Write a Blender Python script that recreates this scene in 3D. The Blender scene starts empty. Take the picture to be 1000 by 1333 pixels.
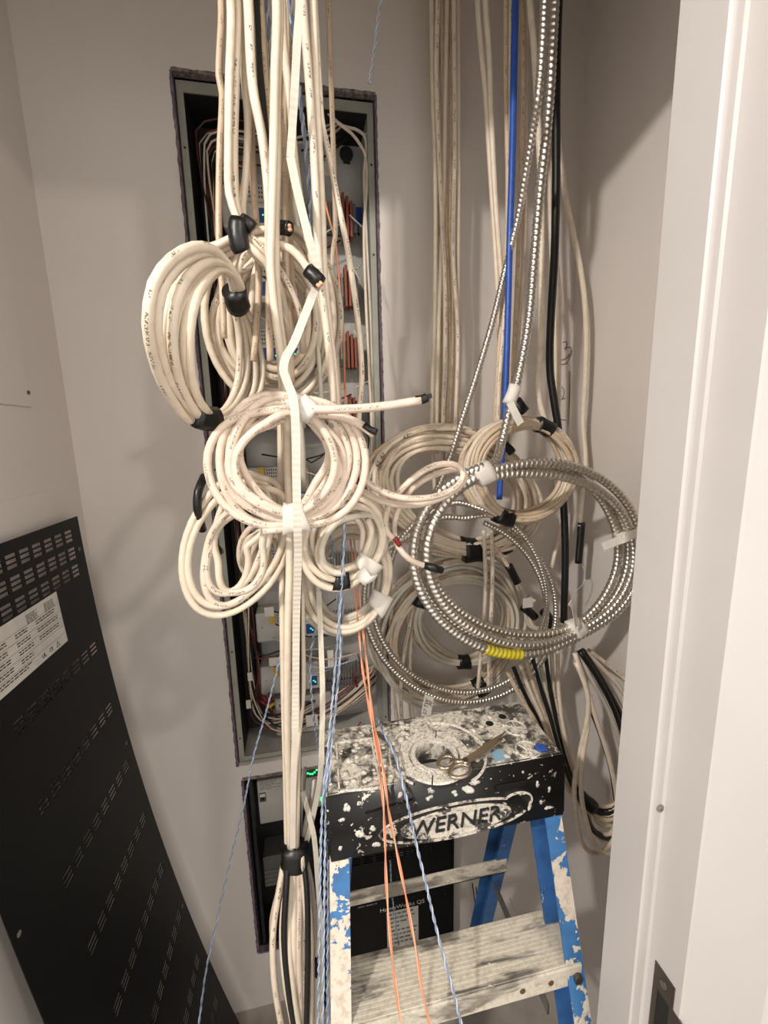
import bpy, bmesh, math, random
import numpy as np
from mathutils import Vector, Matrix
PI = math.pi
SC = bpy.context.scene
COL = SC.collection

# ---------------------------------------------------------------- camera
EYE = (0.0, 0.0, 1.62)
def make_camera():
    yaw, pit, rol = math.radians(10.8), math.radians(10.2), math.radians(1.4)
    f = Vector((math.sin(yaw)*math.cos(pit), math.cos(yaw)*math.cos(pit), -math.sin(pit)))
    r = Vector((math.cos(yaw), -math.sin(yaw), 0)); d = f.cross(r)
    r2 = r*math.cos(rol) + d*math.sin(rol); d2 = -r*math.sin(rol) + d*math.cos(rol)
    cd = bpy.data.cameras.new('camera'); co = bpy.data.objects.new('camera', cd); COL.objects.link(co)
    cd.sensor_fit = 'HORIZONTAL'; cd.sensor_width = 36; cd.lens = 36*560/1000; cd.clip_start = .01
    m = Matrix((r2, -d2, -f)).transposed().to_4x4(); m.translation = EYE
    co.matrix_world = m; SC.camera = co
make_camera()

# ---------------------------------------------------------------- light
w = bpy.data.worlds.new('world'); SC.world = w; w.use_nodes = True
w.node_tree.nodes['Background'].inputs[0].default_value = (1.0, .975, .94, 1)
w.node_tree.nodes['Background'].inputs[1].default_value = 1.1
def downlight(name, loc, aim, watts, rad, spread=150):
    l = bpy.data.lights.new(name, 'AREA'); l.shape = 'DISK'; l.size = rad*2; l.energy = watts
    l.color = (1.0, .94, .88); l.spread = math.radians(spread)
    o = bpy.data.objects.new(name, l); COL.objects.link(o); o.location = loc
    o.rotation_euler = (Vector(aim)-Vector(loc)).to_track_quat('-Z', 'Y').to_euler()
downlight('downlight', (.56, -.5, 2.585), (.3, .3, 0), 4.8, .045)
downlight('downlight.001', (-.95, -.55, 2.585), (.40, .85, .9), 21, .05)
downlight('wall_wash_fill', (-.55, -1.9, 2.585), (.2, .3, 1.0), 3, .35)  # large soft disc added to wash the upper closet, no such fitting known
VS = SC.view_settings
SC.display_settings.display_device = 'sRGB'
VS.view_transform = 'Standard'; VS.look = 'None'; VS.gamma = 1; VS.exposure = 0.40
try: VS.use_curve_mapping = False
except Exception: pass

# ---------------------------------------------------------------- materials
def lin(c):
    return tuple(((v/255)/12.92 if v/255 <= .04045 else ((v/255+.055)/1.055)**2.4) for v in c)
def new_mat(name):
    m = bpy.data.materials.new(name); m.use_nodes = True
    nt = m.node_tree; return m, nt, nt.nodes['Principled BSDF']
def node(nt, t, **k):
    n = nt.nodes.new(t)
    for a, v in k.items(): setattr(n, a, v)
    return n
def mth(nt, op, a, b=None, c=None):
    n = node(nt, 'ShaderNodeMath', operation=op)
    for i, v in enumerate((a, b, c)):
        if v is None: continue
        if isinstance(v, (int, float)): n.inputs[i].default_value = v
        else: nt.links.new(v, n.inputs[i])
    return n.outputs[0]
def mixc(nt, fac, a, b):
    n = node(nt, 'ShaderNodeMix', data_type='RGBA')
    if isinstance(fac, (int, float)): n.inputs[0].default_value = fac
    else: nt.links.new(fac, n.inputs[0])
    for i, v in ((6, a), (7, b)):
        if isinstance(v, tuple): n.inputs[i].default_value = (*v[:3], 1)
        else: nt.links.new(v, n.inputs[i])
    return n.outputs[2]
def noise(nt, scale, detail=3, rough=.5, vec=None, dist=0):
    n = node(nt, 'ShaderNodeTexNoise'); n.inputs['Scale'].default_value = scale
    n.inputs['Detail'].default_value = detail; n.inputs['Roughness'].default_value = rough
    n.inputs['Distortion'].default_value = dist
    if vec is None:
        vec = node(nt, 'ShaderNodeTexCoord').outputs['Object']
    nt.links.new(vec, n.inputs['Vector']); return n.outputs['Fac']
def ramp(nt, fac, lo, hi):
    n = node(nt, 'ShaderNodeMapRange', interpolation_type='SMOOTHSTEP')
    nt.links.new(fac, n.inputs[0]); n.inputs[1].default_value = lo; n.inputs[2].default_value = hi
    return n.outputs[0]
def bump(nt, b, h, strength, dist=.001):
    n = node(nt, 'ShaderNodeBump'); n.inputs['Strength'].default_value = strength; n.inputs['Distance'].default_value = dist
    nt.links.new(h, n.inputs['Height']); nt.links.new(n.outputs[0], b.inputs['Normal'])
def mat(name, rgb, rough=.5, metal=0, var=.06, vscale=30, bmp=0, bscale=300, rgb2=None, emit=0, spec=None):
    m, nt, b = new_mat(name); c = lin(rgb)
    c2 = lin(rgb2) if rgb2 else tuple(v*(1-var*2) for v in c)
    nt.links.new(mixc(nt, ramp(nt, noise(nt, vscale, 4), .3, .7), c, c2), b.inputs['Base Color'])
    b.inputs['Roughness'].default_value = rough; b.inputs['Metallic'].default_value = metal
    if spec is not None: b.inputs['Specular IOR Level'].default_value = spec
    if bmp: bump(nt, b, noise(nt, bscale, 3), bmp)
    if emit:
        b.inputs['Emission Color'].default_value = (*c, 1); b.inputs['Emission Strength'].default_value = emit
    return m
def cable_mat(name, rgb, printed=0, rgb_print=(104, 92, 78), rough=.42):
    m, nt, b = new_mat(name); c = lin(rgb)
    oi = node(nt, 'ShaderNodeObjectInfo')
    tint = mixc(nt, oi.outputs['Random'], tuple(v*.90 for v in c), tuple(min(1, v*1.06) for v in c))
    tint = mixc(nt, ramp(nt, noise(nt, 60, 3), .35, .8), tint, tuple(v*.86 for v in c))
    if printed:
        uv = node(nt, 'ShaderNodeUVMap'); sp = node(nt, 'ShaderNodeSeparateXYZ'); nt.links.new(uv.outputs[0], sp.inputs[0])
        u, v = sp.outputs[0], sp.outputs[1]
        band = mth(nt, 'LESS_THAN', mth(nt, 'ABSOLUTE', mth(nt, 'SUBTRACT', v, .5)), .05)
        cv = node(nt, 'ShaderNodeCombineXYZ')
        nt.links.new(mth(nt, 'MULTIPLY', u, 620), cv.inputs[0]); nt.links.new(mth(nt, 'MULTIPLY', v, 14), cv.inputs[1])
        nt.links.new(mth(nt, 'MULTIPLY', oi.outputs['Random'], 77), cv.inputs[2])
        letters = ramp(nt, noise(nt, 1.0, 1, .5, cv.outputs[0]), .48, .53)
        cw = node(nt, 'ShaderNodeCombineXYZ'); nt.links.new(mth(nt, 'MULTIPLY', u, 55), cw.inputs[0]); nt.links.new(oi.outputs['Random'], cw.inputs[1])
        words = ramp(nt, noise(nt, 1.0, 0, .5, cw.outputs[0]), .52, .55)
        k = mth(nt, 'MULTIPLY', mth(nt, 'MULTIPLY', band, letters), mth(nt, 'MULTIPLY', words, printed))
        tint = mixc(nt, k, tint, lin(rgb_print))
    nt.links.new(tint, b.inputs['Base Color']); b.inputs['Roughness'].default_value = rough
    b.inputs['Subsurface Weight'].default_value = 0
    return m
M = {}
M['wall'] = mat('wall_paint', (221, 213, 206), .75, var=.015, vscale=3, bmp=.12, bscale=160)
M['wall_front'] = mat('casing_paint', (208, 205, 202), .5, var=.012, vscale=4, bmp=.08, bscale=120)
M['jamb'] = mat('jamb_paint', (196, 191, 188), .38, var=.02, vscale=6, bmp=.05, bscale=90)
M['ceiling'] = mat('ceiling_paint', (232, 224, 210), .8, var=.02)
M['floor'] = mat('floor_concrete', (190, 180, 170), .8, var=.15, vscale=9, bmp=.2)
M['purple'] = mat('drywall_purple', (92, 76, 92), .9, vscale=70, bmp=.8, bscale=260, rgb2=(128, 113, 118))
M['gypsum'] = mat('drywall_core', (150, 138, 128), .95, vscale=120, bmp=.8, bscale=260, rgb2=(84, 70, 84))
M['cream'] = cable_mat('cable_cream', (226, 211, 190))
M['creamp'] = cable_mat('cable_cream_printed', (227, 212, 192), .9)
M['pink'] = cable_mat('cable_cream_pink_light', (224, 205, 187), .7)  # cream cable with the pinkish light on it mixed into the colour
M['tan'] = cable_mat('cable_tan', (214, 192, 165), .6)
M['greyc'] = cable_mat('cable_grey_cream', (206, 198, 182))
M['white'] = cable_mat('wire_white', (200, 192, 184))
M['red'] = cable_mat('wire_red', (120, 28, 28))
M['blackw'] = cable_mat('wire_black', (14, 13, 13), rough=.45)
M['brown'] = cable_mat('wire_brown_red', (74, 34, 30))
M['blue'] = cable_mat('cable_blue', (46, 88, 178), .35, (20, 25, 50))
M['bluew'] = cable_mat('wire_light_blue', (188, 199, 214))
M['bluew2'] = cable_mat('wire_blue_grey', (134, 150, 178))
M['orange'] = cable_mat('wire_orange', (226, 142, 102))
M['orange2'] = cable_mat('wire_pale_orange', (238, 178, 146))
M['tape_b'] = mat('tape_black', (17, 16, 16), .38, bmp=.3, bscale=180)
M['tape_w'] = mat('tape_white', (228, 221, 211), .55, bmp=.4, bscale=150)
M['strap'] = mat('strap_white', (212, 202, 188), .6)
M['steel'] = mat('galvanised', (176, 172, 166), .3, .9, var=.12, vscale=140)
M['bx'] = mat('armour_steel', (226, 219, 209), .3, .96, var=.06, vscale=90)
M['frame_grey'] = mat('cabinet_flange_grey', (158, 158, 146), .5, .2, bmp=.1)
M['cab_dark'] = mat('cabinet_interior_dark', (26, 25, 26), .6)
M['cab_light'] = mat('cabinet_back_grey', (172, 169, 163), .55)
M['module'] = mat('module_grey', (188, 184, 177), .5)
M['module_d'] = mat('module_dark_grey', (96, 94, 92), .5)
M['copperish'] = mat('connector_rust', (128, 62, 38), .5)
M['greenpcb'] = mat('terminal_green', (40, 64, 48), .5)
M['label_blue'] = mat('label_blue', (34, 72, 146), .45)
M['label_white'] = mat('label_paper', (214, 209, 200), .7)
M['label_grey'] = mat('print_grey', (112, 108, 104), .7)
M['ink'] = mat('print_black', (20, 19, 19), .6)
M['led'] = mat('led_green', (40, 255, 110), .4, emit=5)
M['cover'] = mat('cover_black', (15, 14, 14), .5, var=.1, bmp=.1, bscale=500, spec=.25)
M['fin'] = mat('heatsink', (120, 117, 112), .4, .4)
M['yellow'] = mat('paint_yellow', (206, 190, 40), .5)
M['yellown'] = mat('connector_yellow', (206, 166, 40), .5)
M['brass'] = mat('snips_metal', (186, 170, 150), .3, .95, vscale=60, bmp=.3, bscale=120)
M['rivet'] = mat('rivet_steel', (120, 112, 106), .35, .9)
M['pen'] = mat('pen_ink', (70, 62, 58), .8)
M['rust'] = mat('rust_brown', (92, 62, 40), .7)
M['silencer'] = mat('silencer_grey', (132, 124, 118), .6)

def splatter(name, base, paint, lo, hi, scale, rough=.5, metal=0, bits=.62, grime=None, bm=.6, stretch=None):
    m, nt, b = new_mat(name); vec = None
    if stretch:
        mp = node(nt, 'ShaderNodeMapping'); mp.inputs['Scale'].default_value = stretch
        nt.links.new(node(nt, 'ShaderNodeTexCoord').outputs['Object'], mp.inputs['Vector']); vec = mp.outputs[0]
    big = ramp(nt, noise(nt, scale, 5, .62, vec, dist=.4), lo, hi)
    small = ramp(nt, noise(nt, scale*3.3, 2, .5), bits, bits+.03)
    k = mth(nt, 'MAXIMUM', big, small)
    pc = mixc(nt, ramp(nt, noise(nt, scale*5, 4, .7), .42, .72), lin(paint), lin(grime) if grime else tuple(v*.75 for v in lin(paint)))
    bc = mixc(nt, ramp(nt, noise(nt, scale*2, 4), .35, .75), lin(base), tuple(v*.7 for v in lin(base)))
    nt.links.new(mixc(nt, k, bc, pc), b.inputs['Base Color'])
    r = node(nt, 'ShaderNodeMapRange'); nt.links.new(k, r.inputs[0]); r.inputs[3].default_value = rough; r.inputs[4].default_value = .75
    nt.links.new(r.outputs[0], b.inputs['Roughness'])
    if metal:
        nt.links.new(mth(nt, 'MULTIPLY', mth(nt, 'SUBTRACT', 1.0, k), metal), b.inputs['Metallic'])
    bump(nt, b, k, bm, .0012)
    return m
M['cap'] = splatter('cap_black_plastic', (20, 19, 19), (214, 206, 192), .625, .64, 34, .42, bits=.675, grime=(170, 160, 146))
M['captop'] = splatter('cap_top_painted', (74, 70, 66), (212, 206, 192), .40, .56, 34, .5, bits=.64, grime=(120, 113, 104), bm=1)
M['capring'] = splatter('cap_ring_painted', (90, 86, 80), (220, 214, 203), .25, .38, 60, .5, bits=.6, grime=(120, 114, 104), bm=1)
M['capletter'] = splatter('cap_letter_worn', (24, 23, 23), (176, 168, 158), .64, .67, 60, .45, bits=.72, grime=(150, 140, 130))
M['capoval'] = splatter('cap_oval_painted', (66, 62, 59), (208, 200, 188), .42, .50, 45, .5, bits=.6, grime=(150, 142, 130))
M['rail'] = splatter('rail_blue_painted', (68, 124, 182), (219, 208, 193), .475, .49, 19, .45, bits=.64, grime=(190, 176, 158))
M['railin'] = splatter('rail_blue_dusty', (56, 102, 158), (150, 158, 168), .66, .8, 22, .5, bits=.72)
M['alu'] = splatter('step_aluminium', (148, 142, 132), (204, 196, 180), .36, .50, 26, .4, .55, bits=.7, grime=(178, 170, 154), bm=.3, stretch=(.28, 1.6, 1))
M['bluetape'] = mat('tape_blue', (128, 166, 190), .6)

# ---------------------------------------------------------------- mesh helpers
def link(name, me, m, parent=None, smooth=True):
    if smooth: me.polygons.foreach_set('use_smooth', [True]*len(me.polygons))
    for q in (m if isinstance(m, list) else [m]): me.materials.append(q)
    o = bpy.data.objects.new(name, me); COL.objects.link(o)
    if parent is not None:
        o.parent = parent; o.location = tuple(-v for v in ORG.get(parent.name, (0, 0, 0)))
    return o
ORG = {}
def empty(name, loc, label, cat, group=None):
    o = bpy.data.objects.new(name, None); COL.objects.link(o); o.location = loc; o.empty_display_size = .02
    ORG[o.name] = tuple(loc); tag(o, label, cat, group); return o
def tag(o, label=None, cat=None, group=None, kind=None):
    if label: o['label'] = label
    if cat: o['category'] = cat
    if group: o['group'] = group
    if kind: o['kind'] = kind
    return o
# NB parts are modelled in world coordinates; link() offsets them by the thing's origin
class MB:
    def __init__(s): s.v = []; s.f = []; s.mi = []; s.cur = 0
    def add(s, v, f):
        n = len(s.v); s.v += [tuple(q) for q in v]; s.f += [tuple(i+n for i in q) for q in f]; s.mi += [s.cur]*len(f)
    def box(s, a, b, bev=0):
        x0, x1 = sorted((a[0], b[0])); y0, y1 = sorted((a[1], b[1])); z0, z1 = sorted((a[2], b[2]))
        if bev:
            bm = bmesh.new(); bmesh.ops.create_cube(bm, size=1)
            for v in bm.verts: v.co = (x0+(v.co.x+.5)*(x1-x0), y0+(v.co.y+.5)*(y1-y0), z0+(v.co.z+.5)*(z1-z0))
            bmesh.ops.bevel(bm, geom=bm.edges[:], offset=bev, segments=2, affect='EDGES', profile=.5)
            bm.verts.index_update()
            s.add([v.co[:] for v in bm.verts], [[v.index for v in f.verts] for f in bm.faces]); bm.free(); return
        s.add([(x0,y0,z0),(x1,y0,z0),(x1,y1,z0),(x0,y1,z0),(x0,y0,z1),(x1,y0,z1),(x1,y1,z1),(x0,y1,z1)],
              [(0,3,2,1),(4,5,6,7),(0,1,5,4),(1,2,6,5),(2,3,7,6),(3,0,4,7)])
    def hexa(s, b, t):       # bottom 4 pts, top 4 pts
        s.add(list(b)+list(t), [(3,2,1,0),(4,5,6,7),(0,1,5,4),(1,2,6,5),(2,3,7,6),(3,0,4,7)])
    def cyl(s, a, b, r, n=14, r2=None):
        a = Vector(a); b = Vector(b); d = (b-a).normalized(); u = d.orthogonal().normalized(); w2 = d.cross(u)
        r2 = r if r2 is None else r2
        v = [a+(u*math.cos(2*PI*i/n)+w2*math.sin(2*PI*i/n))*r for i in range(n)] + [b+(u*math.cos(2*PI*i/n)+w2*math.sin(2*PI*i/n))*r2 for i in range(n)]
        s.add(v, [(i, (i+1) % n, n+(i+1) % n, n+i) for i in range(n)] + [tuple(range(n-1, -1, -1)), tuple(range(n, 2*n))])
    def build(s, name, m, parent=None, smooth=False):
        me = bpy.data.meshes.new(name); me.from_pydata(s.v, [], s.f); 
        o = link(name, me, m, parent, smooth)
        if isinstance(m, list): me.polygons.foreach_set('material_index', s.mi)
        me.update(); return o
def box(name, a, b, m, parent=None, bev=0):
    q = MB(); q.box(a, b, bev); return q.build(name, m, parent)

def catmull(pts, step=.012):
    p = np.array(pts, float)
    if len(p) < 3:
        L = np.linalg.norm(p[1]-p[0]); n = max(2, int(L/step/2)); t = np.linspace(0, 1, n+1)[:, None]
        return p[0]*(1-t)+p[1]*t
    e = np.vstack([2*p[0]-p[1], p, 2*p[-1]-p[-2]]); out = []
    for i in range(len(p)-1):
        p0, p1, p2, p3 = e[i:i+4]; L = np.linalg.norm(p2-p1)
        n = int(min(26, max(2, L/step))); t = np.linspace(0, 1, n, endpoint=False)[:, None]
        # centripetal-ish: scale tangents to the segment
        d01 = max(np.linalg.norm(p1-p0), 1e-6); d23 = max(np.linalg.norm(p3-p2), 1e-6)
        m1 = (p2-p0)/(d01+L)*L; m2 = (p3-p1)/(L+d23)*L
        t2, t3 = t*t, t*t*t
        out.append((2*t3-3*t2+1)*p1+(t3-2*t2+t)*m1+(-2*t3+3*t2)*p2+(t3-t2)*m2)
    out.append(p[-1:]); return np.vstack(out)
def frames(c):
    t = np.gradient(c, axis=0); t /= np.maximum(np.linalg.norm(t, axis=1), 1e-9)[:, None]
    u = np.cross(t[0], (0, 1, 0.02)); 
    if np.linalg.norm(u) < .1: u = np.cross(t[0], (0, 0, 1))
    u /= np.linalg.norm(u); U = np.empty_like(c)
    for i in range(len(c)):
        u = u-t[i]*np.dot(u, t[i]); n = math.sqrt(u.dot(u)); u = u/n if n > 1e-9 else u; U[i] = u
    return t, U, np.cross(t, U)
def sweep(name, curves, m, parent=None, sides=8, rfun=None):
    """curves: list of (Nx3 centre line, radius [, flatten]) joined into one swept mesh"""
    VV = []; FF = []; UVs = []; base = 0
    for cv in curves:
        c, r = cv[0], cv[1]; fl = cv[2] if len(cv) > 2 else 1
        N = len(c); t, A, B = frames(c)
        s = np.concatenate([[0], np.cumsum(np.linalg.norm(np.diff(c, axis=0), axis=1))])
        th = np.linspace(0, 2*PI, sides, endpoint=False)
        rr = np.full((N, sides), r) if rfun is None else rfun(s, th, r)
        v = c[:, None, :] + rr[:, :, None]*(A[:, None, :]*np.cos(th)[None, :, None] + B[:, None, :]*(fl*np.sin(th))[None, :, None])
        VV.append(v.reshape(-1, 3))
        i = np.arange(N-1)[:, None]*sides; j = np.arange(sides)[None, :]; j2 = (j+1) % sides
        q = np.stack([i+j, i+j2, i+sides+j2, i+sides+j], -1).reshape(-1, 4)+base; FF.append(q)
        ph = hash((round(float(c[0][0])*1e4), round(float(c[-1][2])*1e4))) % 97 / 97.0
        uu = np.broadcast_to((s[:-1])[:, None], (N-1, sides)); ud = np.broadcast_to((s[1:])[:, None], (N-1, sides))
        va = np.broadcast_to((j/sides), (N-1, sides)); vb = np.broadcast_to(((j+1)/sides), (N-1, sides))
        # print faces the front (-Y): shift v so that v=.5 is where the surface looks at -Y on the first ring
        off = (np.argmin(v[N//2, :, 1])/sides - .5 + (ph-.5)*.12)
        f = lambda a: (a-off) 
        UVs.append(np.stack([np.stack([uu+ph*9, f(va)], -1), np.stack([uu+ph*9, f(vb)], -1), np.stack([ud+ph*9, f(vb)], -1), np.stack([ud+ph*9, f(va)], -1)], 2).reshape(-1, 2))
        VV.append(c[[0, -1]]); k = N*sides+base
        cap = [(k, (jj+1) % sides+base, jj+base) for jj in range(sides)] + [(k+1, (N-1)*sides+jj+base, (N-1)*sides+(jj+1) % sides+base) for jj in range(sides)]
        FF.append(cap); UVs.append(np.zeros((len(cap)*3, 2))); base += N*sides+2
    faces = []
    for q in FF: faces += q.tolist() if isinstance(q, np.ndarray) else q
    me = bpy.data.meshes.new(name); me.from_pydata(np.vstack(VV).tolist(), [], faces)
    uvl = me.uv_layers.new(name='UVMap'); uvl.data.foreach_set('uv', np.mod(np.vstack(UVs), 1e6).astype('f').ravel())
    return link(name, me, m, parent)
def tube(name, pts, r, m, parent=None, sides=8, step=.012, fl=1):
    return sweep(name, [(catmull(pts, step), r, fl)], m, parent, sides)
TOP = 2.6
def hang(pts):               # carry a hanging cable on up to the ceiling
    x, y, z = pts[0]; x2, y2, z2 = pts[1]
    dx = max(-.03, min(.03, (x-x2)*.6))
    return [(x+dx, y, TOP+.002)] + list(pts)
def bx_r(pitch):
    def f(s, th, r):
        ph = s[:, None]/pitch + th[None, :]/(2*PI)
        return r*(.66+.34*np.abs(np.sin(PI*ph))**.45)
    return f
def bx(name, pts, r, m, parent=None, pitch=.0094):
    c = catmull(pts, .008); s = np.concatenate([[0], np.cumsum(np.linalg.norm(np.diff(c, axis=0), axis=1))])
    n = int(s[-1]/(pitch/8)); q = np.linspace(0, s[-1], n)
    c2 = np.stack([np.interp(q, s, c[:, k]) for k in range(3)], 1)
    return sweep(name, [(c2, r)], m, parent, 10, bx_r(pitch))
def ribbon(name, pts, width, thick, m, parent=None, side=None, rib=0, step=.006):
    """flat strap: side = list of width directions (one per point) or one vector"""
    c = catmull(pts, step); N = len(c)
    t = np.gradient(c, axis=0); t /= np.linalg.norm(t, axis=1)[:, None]
    if isinstance(side, list): sd = catmull(side, 1)  # few points
    else: sd = np.array([side if side else (1, 0, 0)], float)
    k = np.linspace(0, 1, len(sd)); kk = np.linspace(0, 1, N)
    S = np.stack([np.interp(kk, k, sd[:, j]) for j in range(3)], 1)
    S -= t*np.sum(S*t, 1)[:, None]; S /= np.linalg.norm(S, axis=1)[:, None]; Nn = np.cross(t, S)
    v = []; f = []
    for i in range(N):
        h = thick/2*(1+(rib if i % 2 else 0))
        for a, b in ((-1, -1), (1, -1), (1, 1), (-1, 1)): v.append(tuple(c[i]+S[i]*a*width/2+Nn[i]*b*h))
    for i in range(N-1):
        for j in range(4): f.append((i*4+j, i*4+(j+1) % 4, i*4+4+(j+1) % 4, i*4+4+j))
    f += [(0, 3, 2, 1), (N*4-4, N*4-3, N*4-2, N*4-1)]
    me = bpy.data.meshes.new(name); me.from_pydata(v, [], f); return link(name, me, m, parent, False)
def text_mesh(name, s, size, m, origin, xdir, updir, parent=None, depth=.0004, shear=0, sx=1, align='CENTER'):
    cu = bpy.data.curves.new('t', 'FONT'); cu.body = s; cu.size = size; cu.extrude = depth; cu.shear = shear
    cu.align_x = align; cu.align_y = 'CENTER'; cu.resolution_u = 2
    o = bpy.data.objects.new('t', cu); COL.objects.link(o)
    me = bpy.data.meshes.new_from_object(o.evaluated_get(bpy.context.evaluated_depsgraph_get()))
    bpy.data.objects.remove(o); 
    x = Vector(xdir).normalized(); u = Vector(updir).normalized(); n = x.cross(u)
    me.transform(Matrix(((x.x*sx, u.x, n.x, origin[0]), (x.y*sx, u.y, n.y, origin[1]), (x.z*sx, u.z, n.z, origin[2]), (0, 0, 0, 1))))
    me.name = name; me.materials.clear()
    return link(name, me, m, parent, False)

# ---------------------------------------------------------------- coils
class Ring:
    """an oval ring of cable: centre, right vector U, up vector V; slots across its section"""
    def __init__(s, c, right, top, w, d, seed=1, pinch=()):
        s.c = np.array(c, float); s.U = np.array(right)-s.c; s.V = np.array(top)-s.c
        n = np.cross(s.U, s.V); s.N = n/np.linalg.norm(n); s.w, s.d = w, d; s.pinch = pinch; s.rng = random.Random(seed)
        if s.N[1] > 0: s.N = -s.N          # N looks toward the doorway
    def pk(s, th):
        k = 1.0
        for a, amt in s.pinch:
            q = (th-a+PI) % (2*PI)-PI
            k *= 1-amt*math.exp(-(q/.42)**2)
        return k
    def at(s, th, rad=0, dep=0, sc=1.0):
        d = math.cos(th)*s.U+math.sin(th)*s.V; L = np.linalg.norm(d); k = s.pk(th)
        return s.c + d*(1+rad*k/L)*sc + s.N*dep*k
    def turns(s, n, a0, r, direction=1, slots=None, per=22, wob=.35):
        rg = s.rng; out = []; ni = int(math.ceil(n))
        if slots is None: slots = [(rg.uniform(-1, 1)*s.w, rg.uniform(-1, 1)*s.d) for _ in range(ni+1)]
        while len(slots) < ni+1: slots.append(slots[-1])
        wb = [(rg.uniform(-.3, .3)*s.w*wob*2, rg.uniform(0, 6.28), rg.choice((1, 2, 3))) for _ in range(ni+1)]
        tot = int(n*per)
        for i in range(tot+1):
            k = i/per; j = min(int(k), ni-1); fr = k-j; e = max(0, (fr-.72)/.28); e = e*e*(3-2*e)
            rad = slots[j][0]*(1-e)+slots[j+1][0]*e; dep = slots[j][1]*(1-e)+slots[j+1][1]*e
            th = a0+direction*2*PI*k
            for q, wt in ((j, 1-e), (j+1, e)): rad += wt*wb[q][0]*math.sin(wb[q][2]*th+wb[q][1])
            out.append(tuple(s.at(th, rad, dep)))
        return out
    def slots(s, n, r, cols=None):
        """tidy slots: spread across the width in layers toward the doorway"""
        cols = cols or max(1, int(2*s.w/(2.05*r))+1); L = []
        for i in range(n):
            c, l = i % cols, i//cols
            x = (-1+2*(c+.5*(l % 2))/max(1, cols-.5))*s.w if cols > 1 else 0
            rows = max(1, math.ceil(n/cols)); z = -s.d+(2*s.d*l/max(1, rows-1) if rows > 1 else s.d)
            L.append((x, z))
        return L
def tape(name, ring, a, half, m, parent, r, flap=None, loose=1.0, grow=.0018, seed=3):
    """a wrap of tape round the ring at angle a (radians); half = half length along the ring (m)"""
    rg = random.Random(seed); d = math.cos(a)*ring.U+math.sin(a)*ring.V; R = np.linalg.norm(d); da = half/R
    n, sd = 5, 14; v = []; f = []
    for i in range(n):
        th = a-da+2*da*i/(n-1); c = ring.at(th); dd = math.cos(th)*ring.U+math.sin(th)*ring.V; rad = dd/np.linalg.norm(dd); k = ring.pk(th)
        hw = (ring.w*k*1.05+r+grow)*loose; hd = (ring.d*k*1.05+r+grow)*loose
        for j in range(sd):
            q = 2*PI*j/sd; e = 1+rg.uniform(-.05, .06)
            x, y = math.cos(q), math.sin(q); x = math.copysign(abs(x)**.75, x); y = math.copysign(abs(y)**.75, y)
            v.append(tuple(c+rad*x*hw*e+ring.N*y*hd*e))
    for i in range(n-1):
        for j in range(sd): f.append((i*sd+j, i*sd+(j+1) % sd, i*sd+sd+(j+1) % sd, i*sd+sd+j))
    f += [tuple(range(sd-1, -1, -1)), tuple(range((n-1)*sd, n*sd))]
    if flap is not None:      # loose end of the tape
        fl = [Vector(p) for p in flap]; wv = Vector((math.cos(a+PI/2)*ring.U+math.sin(a+PI/2)*ring.V)).normalized()*half*.9
        b = len(v); 
        for i, p in enumerate(fl):
            k = 1-.15*i; 
            for sgn in (-1, 1):
                for o2 in (-.0006, .0006): v.append(tuple(p+wv*sgn*k+Vector(ring.N)*o2))
        for i in range(len(fl)-1):
            q = b+i*4
            f += [(q, q+2, q+6, q+4), (q+1, q+5, q+7, q+3), (q, q+4, q+5, q+1), (q+2, q+3, q+7, q+6)]
        q = b+(len(fl)-1)*4; f += [(q, q+2, q+3, q+1), (b, b+1, b+3, b+2)]
    me = bpy.data.meshes.new(name); me.from_pydata(v, [], f); return link(name, me, m, parent)
def wrap(name, pts, r1, r2, m, parent=None, seed=1, side=None):
    """tape wrapped round a straight-ish bundle: oval sleeve r1 (width dir) x r2"""
    rg = random.Random(seed); c = catmull(pts, .008); t, A, B = frames(c); sd = 14; v = []; f = []; N = len(c)
    for i in range(N):
        S = np.array(side if side else (1, 0, 0), float); S = S-t[i]*S.dot(t[i]); S /= np.linalg.norm(S); W = np.cross(t[i], S)
        for j in range(sd):
            q = 2*PI*j/sd; e = 1+rg.uniform(-.06, .06)
            v.append(tuple(c[i]+S*math.cos(q)*r1*e+W*math.sin(q)*r2*e))
    for i in range(N-1):
        for j in range(sd): f.append((i*sd+j, i*sd+(j+1) % sd, i*sd+sd+(j+1) % sd, i*sd+sd+j))
    f += [tuple(range(sd-1, -1, -1)), tuple(range((N-1)*sd, N*sd))]
    me = bpy.data.meshes.new(name); me.from_pydata(v, [], f); return link(name, me, m, parent)
D2R = PI/180
# ---------------------------------------------------------------- setting
YB = 1.03; XL = -.47; XR = .69
def struct(o, label=None):
    o['kind'] = 'structure'
    if label: o['label'] = label
    return o
q = MB(); q.box((-2.2, -3, -.02), (2.2, 1.2, 0)); struct(q.build('floor', M['floor']))
q = MB(); q.box((-2.2, -3, 2.6), (2.2, 1.2, 2.62)); struct(q.build('ceiling', M['ceiling']))
O1 = (-.203, .200, .789, 2.326); O2 = (-.194, .192, .19, .748)
q = MB(); d0, d1 = YB, YB+.016
q.box((XL-.02, d0, 0), (O1[0], d1, 2.6)); q.box((O1[1], d0, 0), (XR+.02, d1, 2.6))
q.box((O1[0], d0, O1[3]), (O1[1], d1, 2.6)); q.box((O1[0], d0, O2[3]), (O1[1], d1, O1[2]))
q.box((O1[0], d0, O2[2]), (O2[0], d1, O2[3])); q.box((O2[1], d0, O2[2]), (O1[1], d1, O2[3])); q.box((O1[0], d0, 0), (O1[1], d1, O2[2]))
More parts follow.
